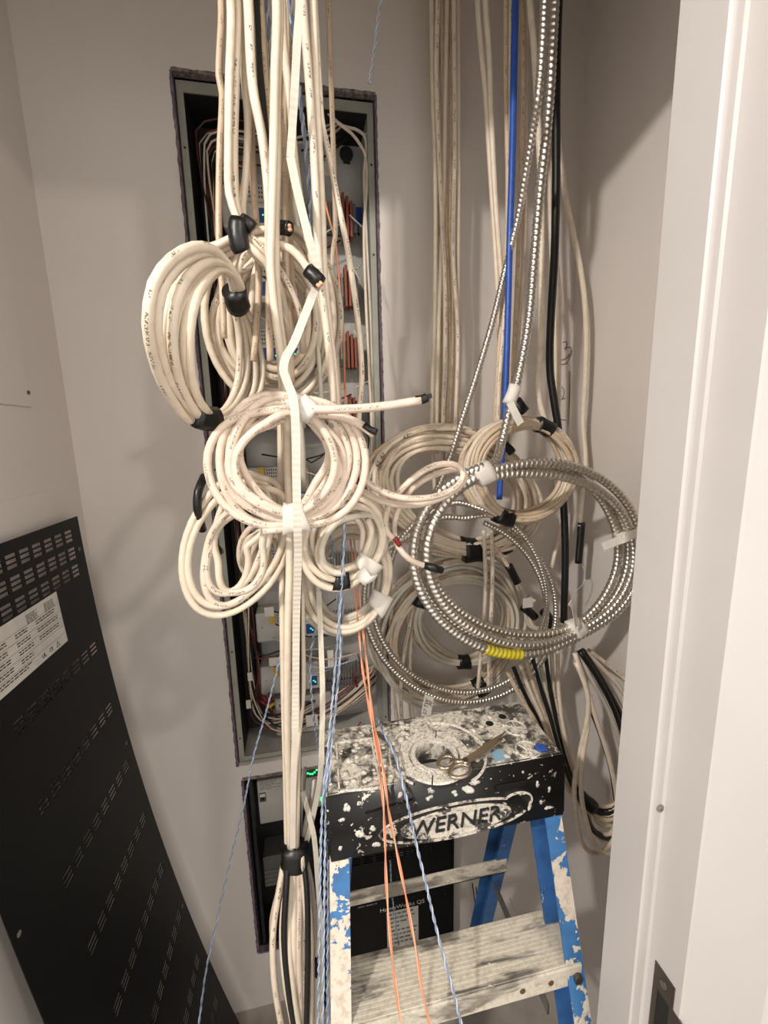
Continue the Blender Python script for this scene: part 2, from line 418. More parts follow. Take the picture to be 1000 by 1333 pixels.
q.box((XL-.02, YB+.16, 0), (XR+.02, YB+.18, 2.6)); q.box((XL-.02, d1, 2.58), (XR+.02, YB+.16, 2.6)); q.box((XL-.02, d1, 0), (XL, YB+.16, 2.6)); q.box((XR, d1, 0), (XR+.02, YB+.16, 2.6))  # unseen slab and closures added behind the wall to stop light leaking in
wall_back = struct(q.build('wall_back', M['wall']))
rg = random.Random(5)
def ragged(name, a, b, inward, width, m):
    """torn strip of drywall along one edge of an opening: face lip + reveal, with an uneven outer line"""
    a = Vector(a); b = Vector(b); n = max(6, int((b-a).length/.007)); iw = Vector(inward); v = []; f = []
    off = 0
    for i in range(n+1):
        p = a.lerp(b, i/n); off = off*.35+rg.uniform(-.0011, .0011); k = width+off
        o = p-iw*max(.0012, k)+Vector((0, -.0008, 0)); j = p+iw*(.0015+rg.uniform(0, .0012)); 
        v += [o[:], (j.x, j.y-.0009, j.z), (j.x, j.y+.0155, j.z), (o.x, o.y+.004, o.z)]
    for i in range(n):
        for j in range(4): f.append((i*4+j, i*4+(j+1) % 4, i*4+4+(j+1) % 4, i*4+4+j))
    f += [(3, 2, 1, 0), (n*4, n*4+1, n*4+2, n*4+3)]
    me = bpy.data.meshes.new(name); me.from_pydata(v, [], f); return link(name, me, m, wall_back, False)
for (x0, x1, z0, z1), wd in ((O1, .0030), (O2, .0045)):
    ragged('drywall_edge', (x0, YB, z0), (x0, YB, z1), (1, 0, 0), wd, M['purple'])
    ragged('drywall_edge', (x1, YB, z0), (x1, YB, z1), (-1, 0, 0), wd*.8, M['purple'])
    ragged('drywall_edge', (x0, YB, z1), (x1, YB, z1), (0, 0, -1), wd*1.4, M['gypsum'])
ragged('drywall_edge', (O2[0], YB, O2[2]), (O2[1], YB, O2[2]), (0, 0, 1), .003, M['purple'])
struct(box('wall_left', (XL-.02, .41, 0), (XL, YB+.03, 2.6), M['wall']))
struct(box('wall_right', (XR, .41, 0), (XR+.02, YB+.03, 2.6), M['wall']))
XS, XF = .370, .386; YI, YS, YF = .4125, .3585, .309
q = MB(); q.box((XF+.05, YF+.004, 0), (2.2, YI, 2.6)); q.box((-2.2, YF+.004, 0), (-.48, YI, 2.6)); q.box((-.48, YF+.004, 2.40), (XF+.05, YI, 2.6))
struct(q.build('wall_front', M['wall_front']))
def jamb(name, sgn, x0, label):
    # plan profile of a pressed steel frame, drawn from the closet side round to the casing
    s2 = lambda dx: x0+sgn*dx
    pr = [(.075, YI+.003), (.003, YI+.003), (0, YI), (0, YS+.002), (.002, YS), (.0135, YS), (.016, YS-.0025), (.016, YF+.002), (.018, YF), (.135, YF), (.135, YF+.01), (.075, YF+.01)]
    pts = [(s2(a), b) for a, b in pr]; n = len(pts); v = [(a, b, 0) for a, b in pts]+[(a, b, 2.40) for a, b in pts]
    f = [(i, (i+1) % n, n+(i+1) % n, n+i) for i in range(n)]+[tuple(range(n)), tuple(range(2*n-1, n-1, -1))]
    me = bpy.data.meshes.new(name); me.from_pydata(v, [], f)
    bm = bmesh.new(); bm.from_mesh(me); bmesh.ops.recalc_face_normals(bm, faces=bm.faces); bm.to_mesh(me); bm.free()
    return struct(link(name, me, M['jamb'], None, False), label)
tr = jamb('trim_1', 1, XS, 'white painted steel door frame at the right edge of the photo')
jamb('trim_2', -1, -.43+.016, 'white painted steel door frame left of the doorway')
q = MB(); q.box((-.43, YF, 2.33), (XF, YS, 2.40)); q.box((-.43, YS, 2.314), (XF, YI, 2.40)); struct(q.build('trim_3', M['jamb']), 'white painted steel door head, out of view, raised to admit light')  # unseen head, set high so more light reaches the upper closet
# silencer and strike plate on the right frame
c = (0.3816,0.357,1.1917)
q = MB(); q.cyl((c[0]-.0002, YS+.001, c[2]), (c[0]-.0002, YS-.0018, c[2]), .0045, 18); q.cyl((c[0]-.0002, YS-.0015, c[2]), (c[0]-.0002, YS-.0026, c[2]), .0038, 18, .0025)
sl = q.build('silencer', M['silencer'], tr)
q = MB(); q.cyl((c[0]-.0002, YS-.002, c[2]), (c[0]-.0002, YS-.0029, c[2]), .0007, 8); q.build('silencer_hole', M['ink'], sl)
zt = .990; y0, y1 = .3185, .3465; hz0, hz1, hy0, hy1 = .905, .957, .3225, .3395
q = MB(); X0, X1 = XF-.0012, XF+.0005
q.box((X0, y0, hz1), (X1, y1, zt)); q.box((X0, y0, zt-.125), (X1, y1, hz0)); q.box((X0, y0, hz0), (X1, hy0, hz1)); q.box((X0, hy1, hz0), (X1, y1, hz1))
q.box((X0, YF-.006, hz0-.01), (X1, y0, hz1+.002))
sp = q.build('strike_plate', M['rivet'], tr)
q = MB(); q.box((XF-.0006, hy0, hz0), (XF+.0004, hy1, hz1)); q.build('strike_hole', M['ink'], sp)
q = MB(); q.cyl((XF-.0025, .3325, .974), (XF, .3325, .974), .0042, 14); q.build('screw', M['steel'], sp)

# flush access covers on the left wall
def access(px, label):
    (ya, yb, za, zb, sy, sz) = px
    o = empty('access_cover', (XL+.002, (ya+yb)/2, za), label, 'access cover')
    q = MB(); q.box((XL-.001, ya, za), (XL+.003, yb, zb), .0012); q.build('cover_plate', M['wall'], o)
    q = MB(); q.cyl((XL+.002, sy, sz), (XL+.0048, sy, sz), .0034, 12); s = q.build('screw', M['rivet'], o)
    q = MB(); q.box((XL+.0045, sy-.0022, sz-.0005), (XL+.0052, sy+.0022, sz+.0005)); q.build('screw_slot', M['ink'], s)
a1 = (-0.467,0.9004,1.6837); s1 = (-0.467,0.8949,1.7086); a2 = (-0.467,0.9209,1.5311)
access((a1[1]-.30, a1[1], a1[2], a1[2]+.42, s1[1], s1[2]), 'wall-coloured flat cover with a screw, high on the left wall')
access((a2[1]-.32, a2[1], a2[2]-.30, a2[2], a2[1]-.30, a2[2]-.29), 'wall-coloured flat cover on the left wall behind the black sheet')

# pen marks on the back wall
q = []
for s in ([(0.6634,1.0285,1.836),(0.6718,1.0285,1.8389),(0.6754,1.0285,1.8307),(0.6686,1.0285,1.8196)], [(0.6727,1.0285,1.8233),(0.6854,1.0285,1.8253),(0.6882,1.0285,1.8143),(0.6762,1.0285,1.7994),(0.6614,1.0285,1.7937)], [(0.7191,1.0285,1.8396),(0.7048,1.0285,1.8256),(0.6906,1.0285,1.8106),(0.6788,1.0285,1.7901)], [(0.6858,1.0285,1.818),(0.6951,1.0285,1.807),(0.699,1.0285,1.7958)],
          [(0.6555,1.0285,1.7844),(0.6705,1.0285,1.7845),(0.6789,1.0285,1.7882)], [(0.6649,1.0285,1.73),(0.6718,1.0285,1.7224),(0.6727,1.0285,1.7072),(0.6666,1.0285,1.6977),(0.6773,1.0285,1.7014)], [(0.6866,1.0285,1.7677),(0.6896,1.0285,1.6975),(0.6903,1.0285,1.6276)], [(0.6672,1.0285,1.6475),(0.6827,1.0285,1.6453)]):
    q.append((catmull(s, .004), .0008))
o = sweep('pen_mark', q, M['pen'], wall_back, 4)

# ---------------------------------------------------------------- upper recessed cabinet
cab = empty('control_cabinet', (0, YB+.03, O1[2]), 'tall recessed electrical cabinet full of wiring and modules in the back wall', 'electrical cabinet')
x0, x1, z0, z1 = O1[0]+.004, O1[1]-.004, O1[2]+.004, O1[3]-.008; YFl = YB+.012; YK = YB+.125; fw = .013
q = MB()
q.box((x0, YFl, z0), (x0+fw, YFl+.003, z1)); q.box((x1-fw, YFl, z0), (x1, YFl+.003, z1)); q.box((x0+fw, YFl, z1-.02), (x1-fw, YFl+.003, z1)); q.box((x0+fw, YFl, z0), (x1-fw, YFl+.003, z0+fw))
fl = q.build('flange', M['frame_grey'], cab)
for z in (2.2, 2.02, 1.55, 1.1, .86):
    for x in (x0+fw*.5, x1-fw*.5): q = MB(); q.cyl((x, YFl-.0006, z), (x, YFl+.001, z), .0024, 10); q.build('screw_hole', M['ink'], fl)
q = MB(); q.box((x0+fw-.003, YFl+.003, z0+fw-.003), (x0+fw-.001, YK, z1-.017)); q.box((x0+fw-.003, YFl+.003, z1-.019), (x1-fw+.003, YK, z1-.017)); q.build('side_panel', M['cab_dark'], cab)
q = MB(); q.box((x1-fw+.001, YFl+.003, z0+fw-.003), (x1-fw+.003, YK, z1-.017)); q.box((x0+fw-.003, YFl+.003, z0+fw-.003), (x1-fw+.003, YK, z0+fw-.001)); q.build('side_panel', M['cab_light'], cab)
q = MB(); q.box((x0, YK, z0), (x1, YK+.003, z1)); q.build('back_plate', M['cab_light'], cab)
q = MB(); q.box((x0+fw, YK-.012, z0+.02), (-.135, YK-.001, z1-.02)); q.build('cable_channel', M['cab_dark'], cab)
rg = random.Random(21)
def stuff(o): o['kind'] = 'stuff'; return o
def module(zc, h, lower):
    yb = YK-.002; yf = YK-.062
    xa, xb = (-.138, .150)
    b = MB(); b.box((xa, yf, zc-h/2), (.02, yb, zc+h/2), .006); b.box((.02, yf+.012, zc-h*.5), (xb-.02, yb, zc+h*.25), .003)
    o = b.build('dimmer_module', M['module'], cab)
    b = MB()
    for i in range(13): x = .026+i*.0078; b.box((x, yf+.002, zc-h*.28), (x+.003, yf+.016, zc+h*.3))
    b.build('heat_sink', M['fin'], o)['kind'] = 'stuff'
    b = MB(); b.box((.022, yf-.002, zc-h*.5), (xb-.026, yf+.012, zc-h*.3))
    b.build('terminal_strip', M['greenpcb'] if not lower else M['module_d'], o)
    b = MB()
    for i in range(12):
        for j in range(2): b.box((.026+i*.008, yf-.003, zc-h*(.46-j*.08)), (.0295+i*.008, yf-.001, zc-h*(.42-j*.08)))
    stuff(b.build('terminal_hole', M['ink'], o))
    if not lower:
        for k in range(3):
            b = MB(); b.box((.127+k*.009, yf-.004-.003*(k % 2), zc-h*.55), (.1335+k*.009, yf+.03, zc+h*(.5-.09*k)), .0015); b.build('connector', M['copperish'], o)
        b = MB(); b.box((.153, yf+.006, zc-h*.4), (.160, yf+.028, zc+h*.3)); b.build('connector_clip', M['module_d'], o)
    # left end: pin header, blue label with its green lamp
    b = MB(); b.box((-.085, yf-.006, zc+h*.12), (-.028, yf+.004, zc+h*.5), .001); ph = b.build('pin_header', M['module'], o)
    b = MB()
    for i in range(10):
        for j in range(3): b.box((-.082+i*.0052, yf-.0068, zc+h*(.2+j*.1)), (-.0795+i*.0052, yf-.0058, zc+h*(.25+j*.1)))
    stuff(b.build('pin_hole', M['ink'], ph))
    b = MB(); b.box((-.101, yf-.004, zc+h*.15), (-.088, yf+.004, zc+h*.5)); b.build('jumper', M['yellown'], o)['label'] = 'small tan plug'
    for xx, ww in ((-.072, .040), (-.010, .022)):
        b = MB(); b.box((xx-.005, yf-.0014, zc-h*.42), (xx+ww+.003, yf, zc+h*.06)); wl = b.build('label_border', M['label_white'], o)
        b = MB(); b.box((xx, yf-.0022, zc-h*.34), (xx+ww, yf-.0013, zc+h*.0)); b.build('label', M['label_blue'], wl)['label'] = 'dark blue label'
        b = MB()
        for k in range(2): b.cyl((xx+ww*(.55+.2*k), yf-.0036, zc-h*(.16+.05*k)), (xx+ww*(.55+.2*k), yf-.002, zc-h*(.16+.05*k)), .0011, 8)
        stuff(b.build('status_lamp', M['led'], wl))['label'] = 'small green glowing lamp'
    b = MB(); b.cyl((-.122, yf-.0006, zc+.002), (-.122, yf+.001, zc+.002), .0016, 8); b.build('screw_hole', M['ink'], o)
zs = [((0.1192,1.11,2.1223)[2], .088, 0), ((0.1126,1.11,1.9702)[2], .088, 0), ((0.1159,1.11,1.8264)[2], .082, 0), ((0.1098,1.11,1.6791)[2], .082, 0), ((0.0927,1.11,1.5072)[2], .082, 0),
      ((-0.0758,1.11,1.2945)[2], .082, 1), ((-0.0767,1.11,1.1309)[2], .082, 1), ((-0.0764,1.11,0.9791)[2], .082, 1)]
for z, h, lo in zs: module(z, h, lo)
# paper label, door label, socket in the top right, lower label sheet
def paper(name, a, b, y, parent, lines=6, m='label_white', ink='label_grey', gap=.15):
    (xa, za), (xb, zb) = a, b
    q = MB(); q.box((xa, y-.0008, za), (xb, y, zb)); o = q.build(name, M[m], parent)
    q = MB(); rr = random.Random(int(abs(xa)*1e4)+lines)
    for i in range(lines):
        z = zb-(i+.7)*(zb-za)/(lines+.4); hh = (zb-za)/(lines+.4)*.34; x = xa+(xb-xa)*.06
        while x < xb-(xb-xa)*.12:
            l = rr.uniform(.06, .2)*(xb-xa); l = min(l, xb-(xb-xa)*.05-x); q.box((x, y-.0011, z-hh/2), (x+l, y-.0007, z+hh/2)); x += l+(xb-xa)*.035
            if rr.random() < gap: break
    stuff(q.build('print', M[ink], o)); return o
a = (0.051,1.15,2.2867); b = (0.1091,1.15,2.2305); paper('label_sheet', (a[0], b[2]), (b[0], a[2]), YK-.001, cab, 6)
a = (-0.1045,1.1,0.916); b = (0.0183,1.1,0.8018); 
q = MB(); q.box((a[0]-.002, YK-.05, b[2]), (b[0]+.03, YK-.002, a[2]), .003); pl = q.build('wiring_tray', M['module'], cab); paper('label_sheet', (a[0]+.002, b[2]+.004), (b[0], a[2]-.003), YK-.0505, pl, 4)
a = (0.1495,1.15,2.2792); q = MB(); q.cyl((a[0], YK-.006, a[2]), (a[0], YK-.001, a[2]), .016, 16); q.box((a[0]-.008, YK-.007, a[2]-.02), (a[0]+.008, YK-.002, a[2]+.002)); q.build('knockout', M['cab_dark'], cab)
for px in ((453, 150), (474, 152)):
    pass
for a in ((0.1478,1.1,2.3272), (0.1826,1.1,2.3276)):
    q = MB(); q.cyl((a[0], a[1], a[2]+.028), (a[0], a[1], a[2]-.004), .013, 12, .011); q.cyl((a[0], a[1], a[2]-.004), (a[0], a[1], a[2]-.022), .006, 10, .005); q.build('cable_gland', M['cab_dark'], cab)
a = (0.1733,1.15,2.118); q = MB(); q.box((a[0]-.006, YK-.002, a[2]+.014), (a[0]+.03, YK-.001, a[2]+.05)); q.build('sticker', M['label_blue'], cab)['label'] = 'dark blue sticker'
q = MB(); q.box((a[0]-.0012, YK-.002, a[2]-.010), (a[0]+.0012, YK-.001, a[2]+.014)); q.add([(a[0]-.005, YK-.002, a[2]-.008), (a[0], YK-.002, a[2]-.016), (a[0]+.005, YK-.002, a[2]-.008), (a[0]-.005, YK-.001, a[2]-.008), (a[0], YK-.001, a[2]-.016), (a[0]+.005, YK-.001, a[2]-.008)], [(0, 1, 2), (5, 4, 3), (0, 3, 4, 1), (1, 4, 5, 2), (2, 5, 3, 0)]); q.build('arrow_mark', M['ink'], cab)
# left column of wires: bend in from the right near the top and run down, sweep right at the bottom
rr = random.Random(8)
wm = ['brown', 'red', 'tan', 'blackw', 'white', 'brown', 'blackw', 'tan', 'brown', 'red', 'greyc', 'blackw', 'brown', 'tan', 'blackw', 'red']
T = [(-0.0688,1.09,2.2995), (-0.0708,1.09,2.2734)]; B1 = (-0.2257,1.09,0.8321); B2 = (-0.1951,1.09,0.7682)
for i in range(16):
    k = i/15; xt = -.172+.036*k+rr.uniform(-.004, .004); zt = 2.268-.07*k+rr.uniform(-.004, .004); yy = YK-.085+rr.uniform(0, .05)
    xm = [(-.168+.03*rr.random()) for _ in range(4)]
    pts = [(-.07+.06*rr.random(), yy+.01, zt+.012), (-.125, yy, zt+.008), (xt, yy, zt-.02), (xm[0], yy, 1.95), (xm[1], yy, 1.6), (xm[2], yy, 1.25), (xm[3], yy, 1.02)]
    if i % 2: pts += [(-.165+.028*k, yy, .93), (-.13+.03*k, yy-.01, .846+.03*k), (-.05, yy-.015, .83+.035*k), (.06, yy-.01, .86+.05*k), (.17, yy, .93+.05*k)]
    else: pts += [(-.166+.04*k, yy, .90), (-.135+.045*k, yy-.008, .868+.02*k), (-.06+.03*k, yy-.01, .875+.02*k), (0, yy-.008, .89+.03*k)]
    tube('wire', pts, .0023, M[wm[i]], cab, 6, .02)
# bundles to the right at the bottom, fan rising to the right
for i in range(12):
    k = i/11; yy = YK-.08+rr.uniform(0, .03)
    pts = [(-.05, yy, .838+.02*k), (.03, yy-.006, .85+.025*k+rr.uniform(-.004, .004)), (.09, yy-.008, .88+.03*k), (.14, yy-.004, .905+.05*k), (.178, yy+.02, .93+.06*k)]
    tube('wire', pts, .0026, M[('tan', 'cream', 'greyc', 'cream')[i % 4]], cab, 6, .02)
for s in ([(0.0951,1.08,0.8799),(0.1202,1.08,0.923),(0.1091,1.08,0.9709),(0.1313,1.08,0.9999)], [(-0.1445,1.06,1.0818),(-0.1168,1.06,1.072),(-0.0683,1.06,1.0807),(-0.0205,1.06,1.0661)], [(-0.1417,1.06,1.0688),(-0.1081,1.06,1.0602),(-0.0653,1.06,1.0675),(-0.015,1.06,1.0589)], [(-0.129,1.07,0.9102),(-0.1403,1.07,0.8895),(-0.1162,1.07,0.8969),(-0.1065,1.07,0.9225)], [(-0.0382,1.08,0.7476),(0.0153,1.08,0.762),(0.0805,1.08,0.782),(0.1255,1.08,0.8274)], [(-0.1042,1.07,0.8378),(-0.0535,1.07,0.8408),(-0.0008,1.07,0.8669),(0.0618,1.07,0.8685)]):
    tube('wire', s, .0022, M[('red', 'blackw', 'white', 'white', 'blackw', 'red')[rr.randrange(6)]], cab, 6)
# tangle behind the coils and round the modules
for i in range(34):
    z = rr.uniform(1.0, 2.1); xa = rr.uniform(-.12, -.02); xb = rr.uniform(.03, .15); yy = YK-.072-rr.uniform(0, .03)
    pts = [(xa, yy, z), ((xa+xb)/2, yy-.01, z-rr.uniform(.01, .05)), (xb, yy, z+rr.uniform(-.05, .03))]
    if i % 3 == 0: pts = [(xa, yy, z), (xa+.01, yy-.012, z-.06), (xa+rr.uniform(-.01, .02), yy-.01, z-.16)]
    tube('wire', pts, .0018, M[('white', 'blackw', 'greyc', 'bluew', 'tan', 'blackw', 'brown')[i % 7]], cab, 6, .03)
# fan of cables in the top right corner and pairs down the right side
for i, s in enumerate(([(0.0353,1.09,2.2567),(0.0724,1.09,2.263),(0.107,1.09,2.2781),(0.1353,1.09,2.3002),(0.1464,1.09,2.3207)], [(0.0411,1.09,2.2423),(0.0803,1.09,2.2517),(0.117,1.09,2.2715),(0.1452,1.09,2.2907),(0.1771,1.09,2.3117)], [(0.0566,1.09,2.2794),(0.0907,1.09,2.2915),(0.1255,1.09,2.3097),(0.1467,1.09,2.3267)], [(0.0878,1.09,2.2311),(0.1233,1.09,2.2585),(0.159,1.09,2.2889),(0.181,1.09,2.3241)], [(0.0291,1.09,2.2651),(0.0562,1.09,2.2735),(0.0989,1.09,2.2864),(0.1356,1.09,2.3077)])):
    tube('wire', s, .0026, M[('greyc', 'blackw', 'white', 'blackw', 'greyc')[i]], cab, 6)
for i, s in enumerate(([(0.1011,1.06,2.3017),(0.1218,1.06,2.2849),(0.1511,1.06,2.2673),(0.1707,1.06,2.2454),(0.1803,1.06,2.2252),(0.182,1.06,2.1707),(0.172,1.06,2.0766),(0.1714,1.06,1.9468),(0.1739,1.06,1.7934),(0.1765,1.06,1.6313),(0.1681,1.06,1.4798)], [(0.1027,1.06,2.3004),(0.1315,1.06,2.2801),(0.1582,1.06,2.2767),(0.1782,1.06,2.2668),(0.1827,1.06,2.2464),(0.1755,1.06,2.1855),(0.1773,1.06,2.0769),(0.182,1.06,1.8799),(0.1824,1.06,1.7044),(0.182,1.06,1.5561)], [(0.1912,1.07,2.192),(0.1843,1.07,2.0815),(0.1829,1.07,1.9165),(0.1909,1.07,1.7415),(0.1877,1.07,1.5554),(0.181,1.07,1.4582)])):
    tube('wire', s, .0036, M[('cream', 'greyc', 'greyc')[i]], cab, 6)
tube('wire', [(-0.1051,1.07,2.2806),(-0.1186,1.07,2.247),(-0.1223,1.07,2.2039),(-0.1182,1.07,2.1608),(-0.1134,1.07,2.087)], .0022, M['bluew'], cab, 6)
tube('wire', [(0.1782,1.06,2.2668),(0.1886,1.06,2.2722),(0.2042,1.06,2.2781)], .002, M['white'], cab, 6)
for i, s in enumerate(([(0.1385,1.08,2.0099),(0.1562,1.08,2.0025),(0.1734,1.08,2.028)], [(0.1439,1.08,2.0102),(0.1677,1.08,1.9662),(0.178,1.08,1.9446)], [(0.1422,1.08,1.8666),(0.1601,1.08,1.8495),(0.1755,1.08,1.8637)], [(0.141,1.08,1.7337),(0.1603,1.08,1.7427),(0.1796,1.08,1.7517)], [(0.1404,1.08,1.5565),(0.1645,1.08,1.5749),(0.1715,1.08,1.6128),(0.1605,1.08,1.6319)], [(0.1425,1.08,2.1152),(0.1615,1.08,2.1004),(0.1753,1.08,2.0884)])):
    tube('wire', s, .0018, M[('white', 'white', 'greyc', 'white', 'blackw', 'bluew')[i]], cab, 6)
# wire nuts
def nut(a, b, m, nm='wire_nut'):
    q = MB(); q.cyl(a, b, .0038, 10, .0058); o = q.build(nm, m, cab, True); return o
nut((-0.1324,1.06,0.9618), (-0.1166,1.06,0.9374), M['red'])['label'] = 'red wire connector'
nut((-0.1128,1.06,0.9655), (-0.1088,1.06,0.9384), M['red'])['label'] = 'red wire connector'
nut((-0.1235,1.06,0.9229), (-0.1031,1.06,0.9353), M['yellown'])['label'] = 'yellow wire connector'
nut((-0.1392,1.06,0.9474), (-0.1208,1.06,0.9336), M['red'])['label'] = 'red wire connector'
for a, b in (((-0.1636,1.06,1.0291), (-0.1521,1.06,1.006)), ((-0.1733,1.06,0.9526), (-0.1618,1.06,0.9289)), ((-0.0244,1.05,0.8916), (0.0062,1.05,0.8593)), ((-0.1086,1.05,1.2041), (-0.0861,1.05,1.1794)), ((-0.107,1.05,1.0676), (-0.0818,1.05,1.0451)), ((-0.028,1.05,1.0723), (-0.0185,1.05,1.0323)), ((0.0407,1.05,1.07), (0.0565,1.05,1.0223))):
    q = MB(); q.box((a[0], a[1], b[2]), (b[0], a[1]+.002, a[2])); q.build('wire_tag', M['label_white'], cab)['label'] = 'white paper wire tag'

# ---------------------------------------------------------------- lower recessed cabinet
low = empty('lower_cabinet', (0, YB+.03, O2[2]), 'dark recessed lower cabinet with a grey breaker block, below the tall cabinet', 'electrical cabinet')
x0, x1, z0, z1 = O2[0]+.003, O2[1]-.003, O2[2]+.003, O2[3]-.006
q = MB(); q.box((x0, YK, z0), (x1, YK+.003, z1)); q.box((x0, YB+.017, z0), (x0+.002, YK, z1)); q.box((x1-.002, YB+.017, z0), (x1, YK, z1)); q.box((x0, YB+.017, z0), (x1, YK, z0+.002)); q.box((x0, YB+.017, z1-.002), (x1, YK, z1)); q.build('enclosure', M['cab_dark'], low)
q = MB(); q.box((x0+.008, YB+.018, z0), (x0+.016, YB+.04, z1)); q.build('flange', M['cab_dark'], low)
a = (-0.1668,1.075,0.6971); b = (-0.106,1.075,0.5615)
q = MB(); q.box((a[0], 1.075, b[2]), (b[0]+.012, YK, a[2]), .003); br = q.build('breaker_block', M['module'], low)
paper('label_sheet', (a[0]+.004, a[2]-.030), (b[0]+.008, a[2]-.003), 1.0748, br, 6, 'module')
q = MB(); q.box((a[0]+.004, 1.0735, a[2]-.064), (a[0]+.022, 1.076, a[2]-.036)); bs = q.build('breaker_switch', M['module_d'], br)
q = MB(); q.box((a[0]+.008, 1.0715, a[2]-.058), (a[0]+.018, 1.074, a[2]-.050)); q.build('switch_toggle', M['ink'], bs)
q = MB(); q.box((a[0]+.006, 1.0725, a[2]-.048), (a[0]+.020, 1.074, a[2]-.039)); q.build('switch_face', M['label_white'], bs)
a = (-0.1705,1.09,0.4349); b = (-0.0948,1.09,0.3332); q = MB(); q.box((a[0], 1.09, b[2]), (b[0], YK, a[2]), .002); tb = q.build('terminal_block', M['module_d'], low); 
q = MB()
for i in range(4): q.box((a[0]+.002, 1.0885, b[2]+.004+i*.0145), (b[0]-.001, 1.0905, b[2]+.014+i*.0145))
q.build('terminal_strip', M['label_grey'], tb)
a = (-0.0463,1.075,0.717); b = (0.0019,1.075,0.5835); q = MB(); q.box((a[0], 1.075, b[2]), (b[0]+.02, YK, a[2]), .002); pr = q.build('processor_module', M['module'], low)
q = MB(); q.box((a[0], 1.066, a[2]-.026), (b[0]+.02, 1.0755, a[2]-.002)); q.build('pin_header', M['greenpcb'], pr)
q = MB(); rr = random.Random(4)
for i in range(9): x = a[0]+.004+i*.006; z = a[2]-.018+rr.uniform(0, .012); q.box((x, 1.0645, z), (x+.004, 1.0665, z+.003))
for i in range(2): q.cyl((b[0]+.002, 1.072, b[2]+.028-.005*i), (b[0]+.002, 1.076, b[2]+.028-.005*i), .002, 8)
q.build('status_lamp', M['led'], pr)['label'] = 'row of small green glowing lamps'
for i, s in enumerate(([(-0.0873,1.06,0.7185),(-0.088,1.06,0.6416),(-0.0967,1.06,0.5696),(-0.0825,1.06,0.5288)], [(-0.0795,1.06,0.7123),(-0.0772,1.06,0.6148),(-0.0734,1.06,0.5393)], [(-0.0399,1.05,0.6116),(-0.0305,1.05,0.5525),(-0.0367,1.05,0.5162),(-0.0212,1.05,0.4871)], [(-0.0252,1.05,0.6134),(-0.0194,1.05,0.5625),(-0.0144,1.05,0.5363)])):
    tube('wire', s, .002, M[('brown', 'blackw', 'blackw', 'red')[i]], low, 6)

# ---------------------------------------------------------------- vented black sheet leaning on the left wall
def sheet_x(z): return .08114*z*z-.26963*z-.23367+.004
cov = empty('vented_cover', (sheet_x(0), .76, 0), 'tall black sheet metal cover with rows of vent slots, leaning on the left wall', 'metal cover')
def sheet_mesh(X, ya, yb, zt, rows, th, lipz):
    """grid sheet with the slots left open; rows: list of (z centre list, y centres)"""
    holes = []
    for zc, ys, wy, hz in rows:
        for yc in ys: holes.append((yc-wy/2, yc+wy/2, zc-hz/2, zc+hz/2))
    zcuts = {lipz, zt} | {round(h[2], 5) for h in holes} | {round(h[3], 5) for h in holes}
    z = lipz
    while z < zt: zcuts.add(round(z, 5)); z += .03
    zcuts = sorted(zcuts); v = []; f = []; idx = {}
    def vid(y, z, s):
        k = (round(y, 5), round(z, 5), s)
        if k not in idx:
            # thickness along the sheet normal
            dx = (X(z+.001)-X(z-.001))/.002; n = Vector((1, 0, -dx)).normalized(); p = Vector((X(z), y, z))-n*(th if s else 0)
            idx[k] = len(v); v.append(p[:])
        return idx[k]
    ycuts = sorted({ya, yb} | {round(h[0], 5) for h in holes} | {round(h[1], 5) for h in holes})
    def isopen(y, z): return any(h[0]-1e-6 < y < h[1]+1e-6 and h[2]-1e-6 < z < h[3]+1e-6 for h in holes)
    ny, nz = len(ycuts)-1, len(zcuts)-1
    op = [[False]*nz for _ in range(ny)]
    hz_of = {}
    for h in holes: hz_of.setdefault((round(h[2], 5)), []).append(h)
    for j in range(nz):
        zc = (zcuts[j]+zcuts[j+1])/2; hh = [h for h in holes if h[2] < zc < h[3]]
        if not hh: continue
        for i in range(ny):
            yc = (ycuts[i]+ycuts[i+1])/2
            op[i][j] = any(h[0] < yc < h[1] for h in hh)
    for i in range(ny):
        for j in range(nz):
            if op[i][j]: continue
            a, b, c, d = ycuts[i], ycuts[i+1], zcuts[j], zcuts[j+1]
            f.append((vid(a, c, 0), vid(b, c, 0), vid(b, d, 0), vid(a, d, 0))); f.append((vid(a, c, 1), vid(a, d, 1), vid(b, d, 1), vid(b, c, 1)))
            for (di, dj, p, q2) in ((-1, 0, (a, c), (a, d)), (1, 0, (b, d), (b, c)), (0, -1, (b, c), (a, c)), (0, 1, (a, d), (b, d))):
                ii, jj = i+di, j+dj
                if ii < 0 or jj < 0 or ii >= ny or jj >= nz or op[ii][jj]:
                    f.append((vid(*p, 0), vid(*q2, 0), vid(*q2, 1), vid(*p, 1)))
    return v, f
rows = []
for zc in (1.44, 1.405, 1.37):
    for dz in (-.0085, 0, .0085): rows.append((zc+dz, [.918-.0345*k for k in range(11)], .0255, .0058))
for zc in (1.203, 1.063, .923, .783, .643, .503, .363, .223):
    for dz in (-.0085, 0, .0085): rows.append((zc+dz, [.918-.0345*k for k in range(8)], .0255, .0044))
v, f = sheet_mesh(sheet_x, .553, .963, 1.472, rows, .0014, .004)
me = bpy.data.meshes.new('sheet'); me.from_pydata(v, [], f); sh = link('sheet', me, M['cover'], cov, False)
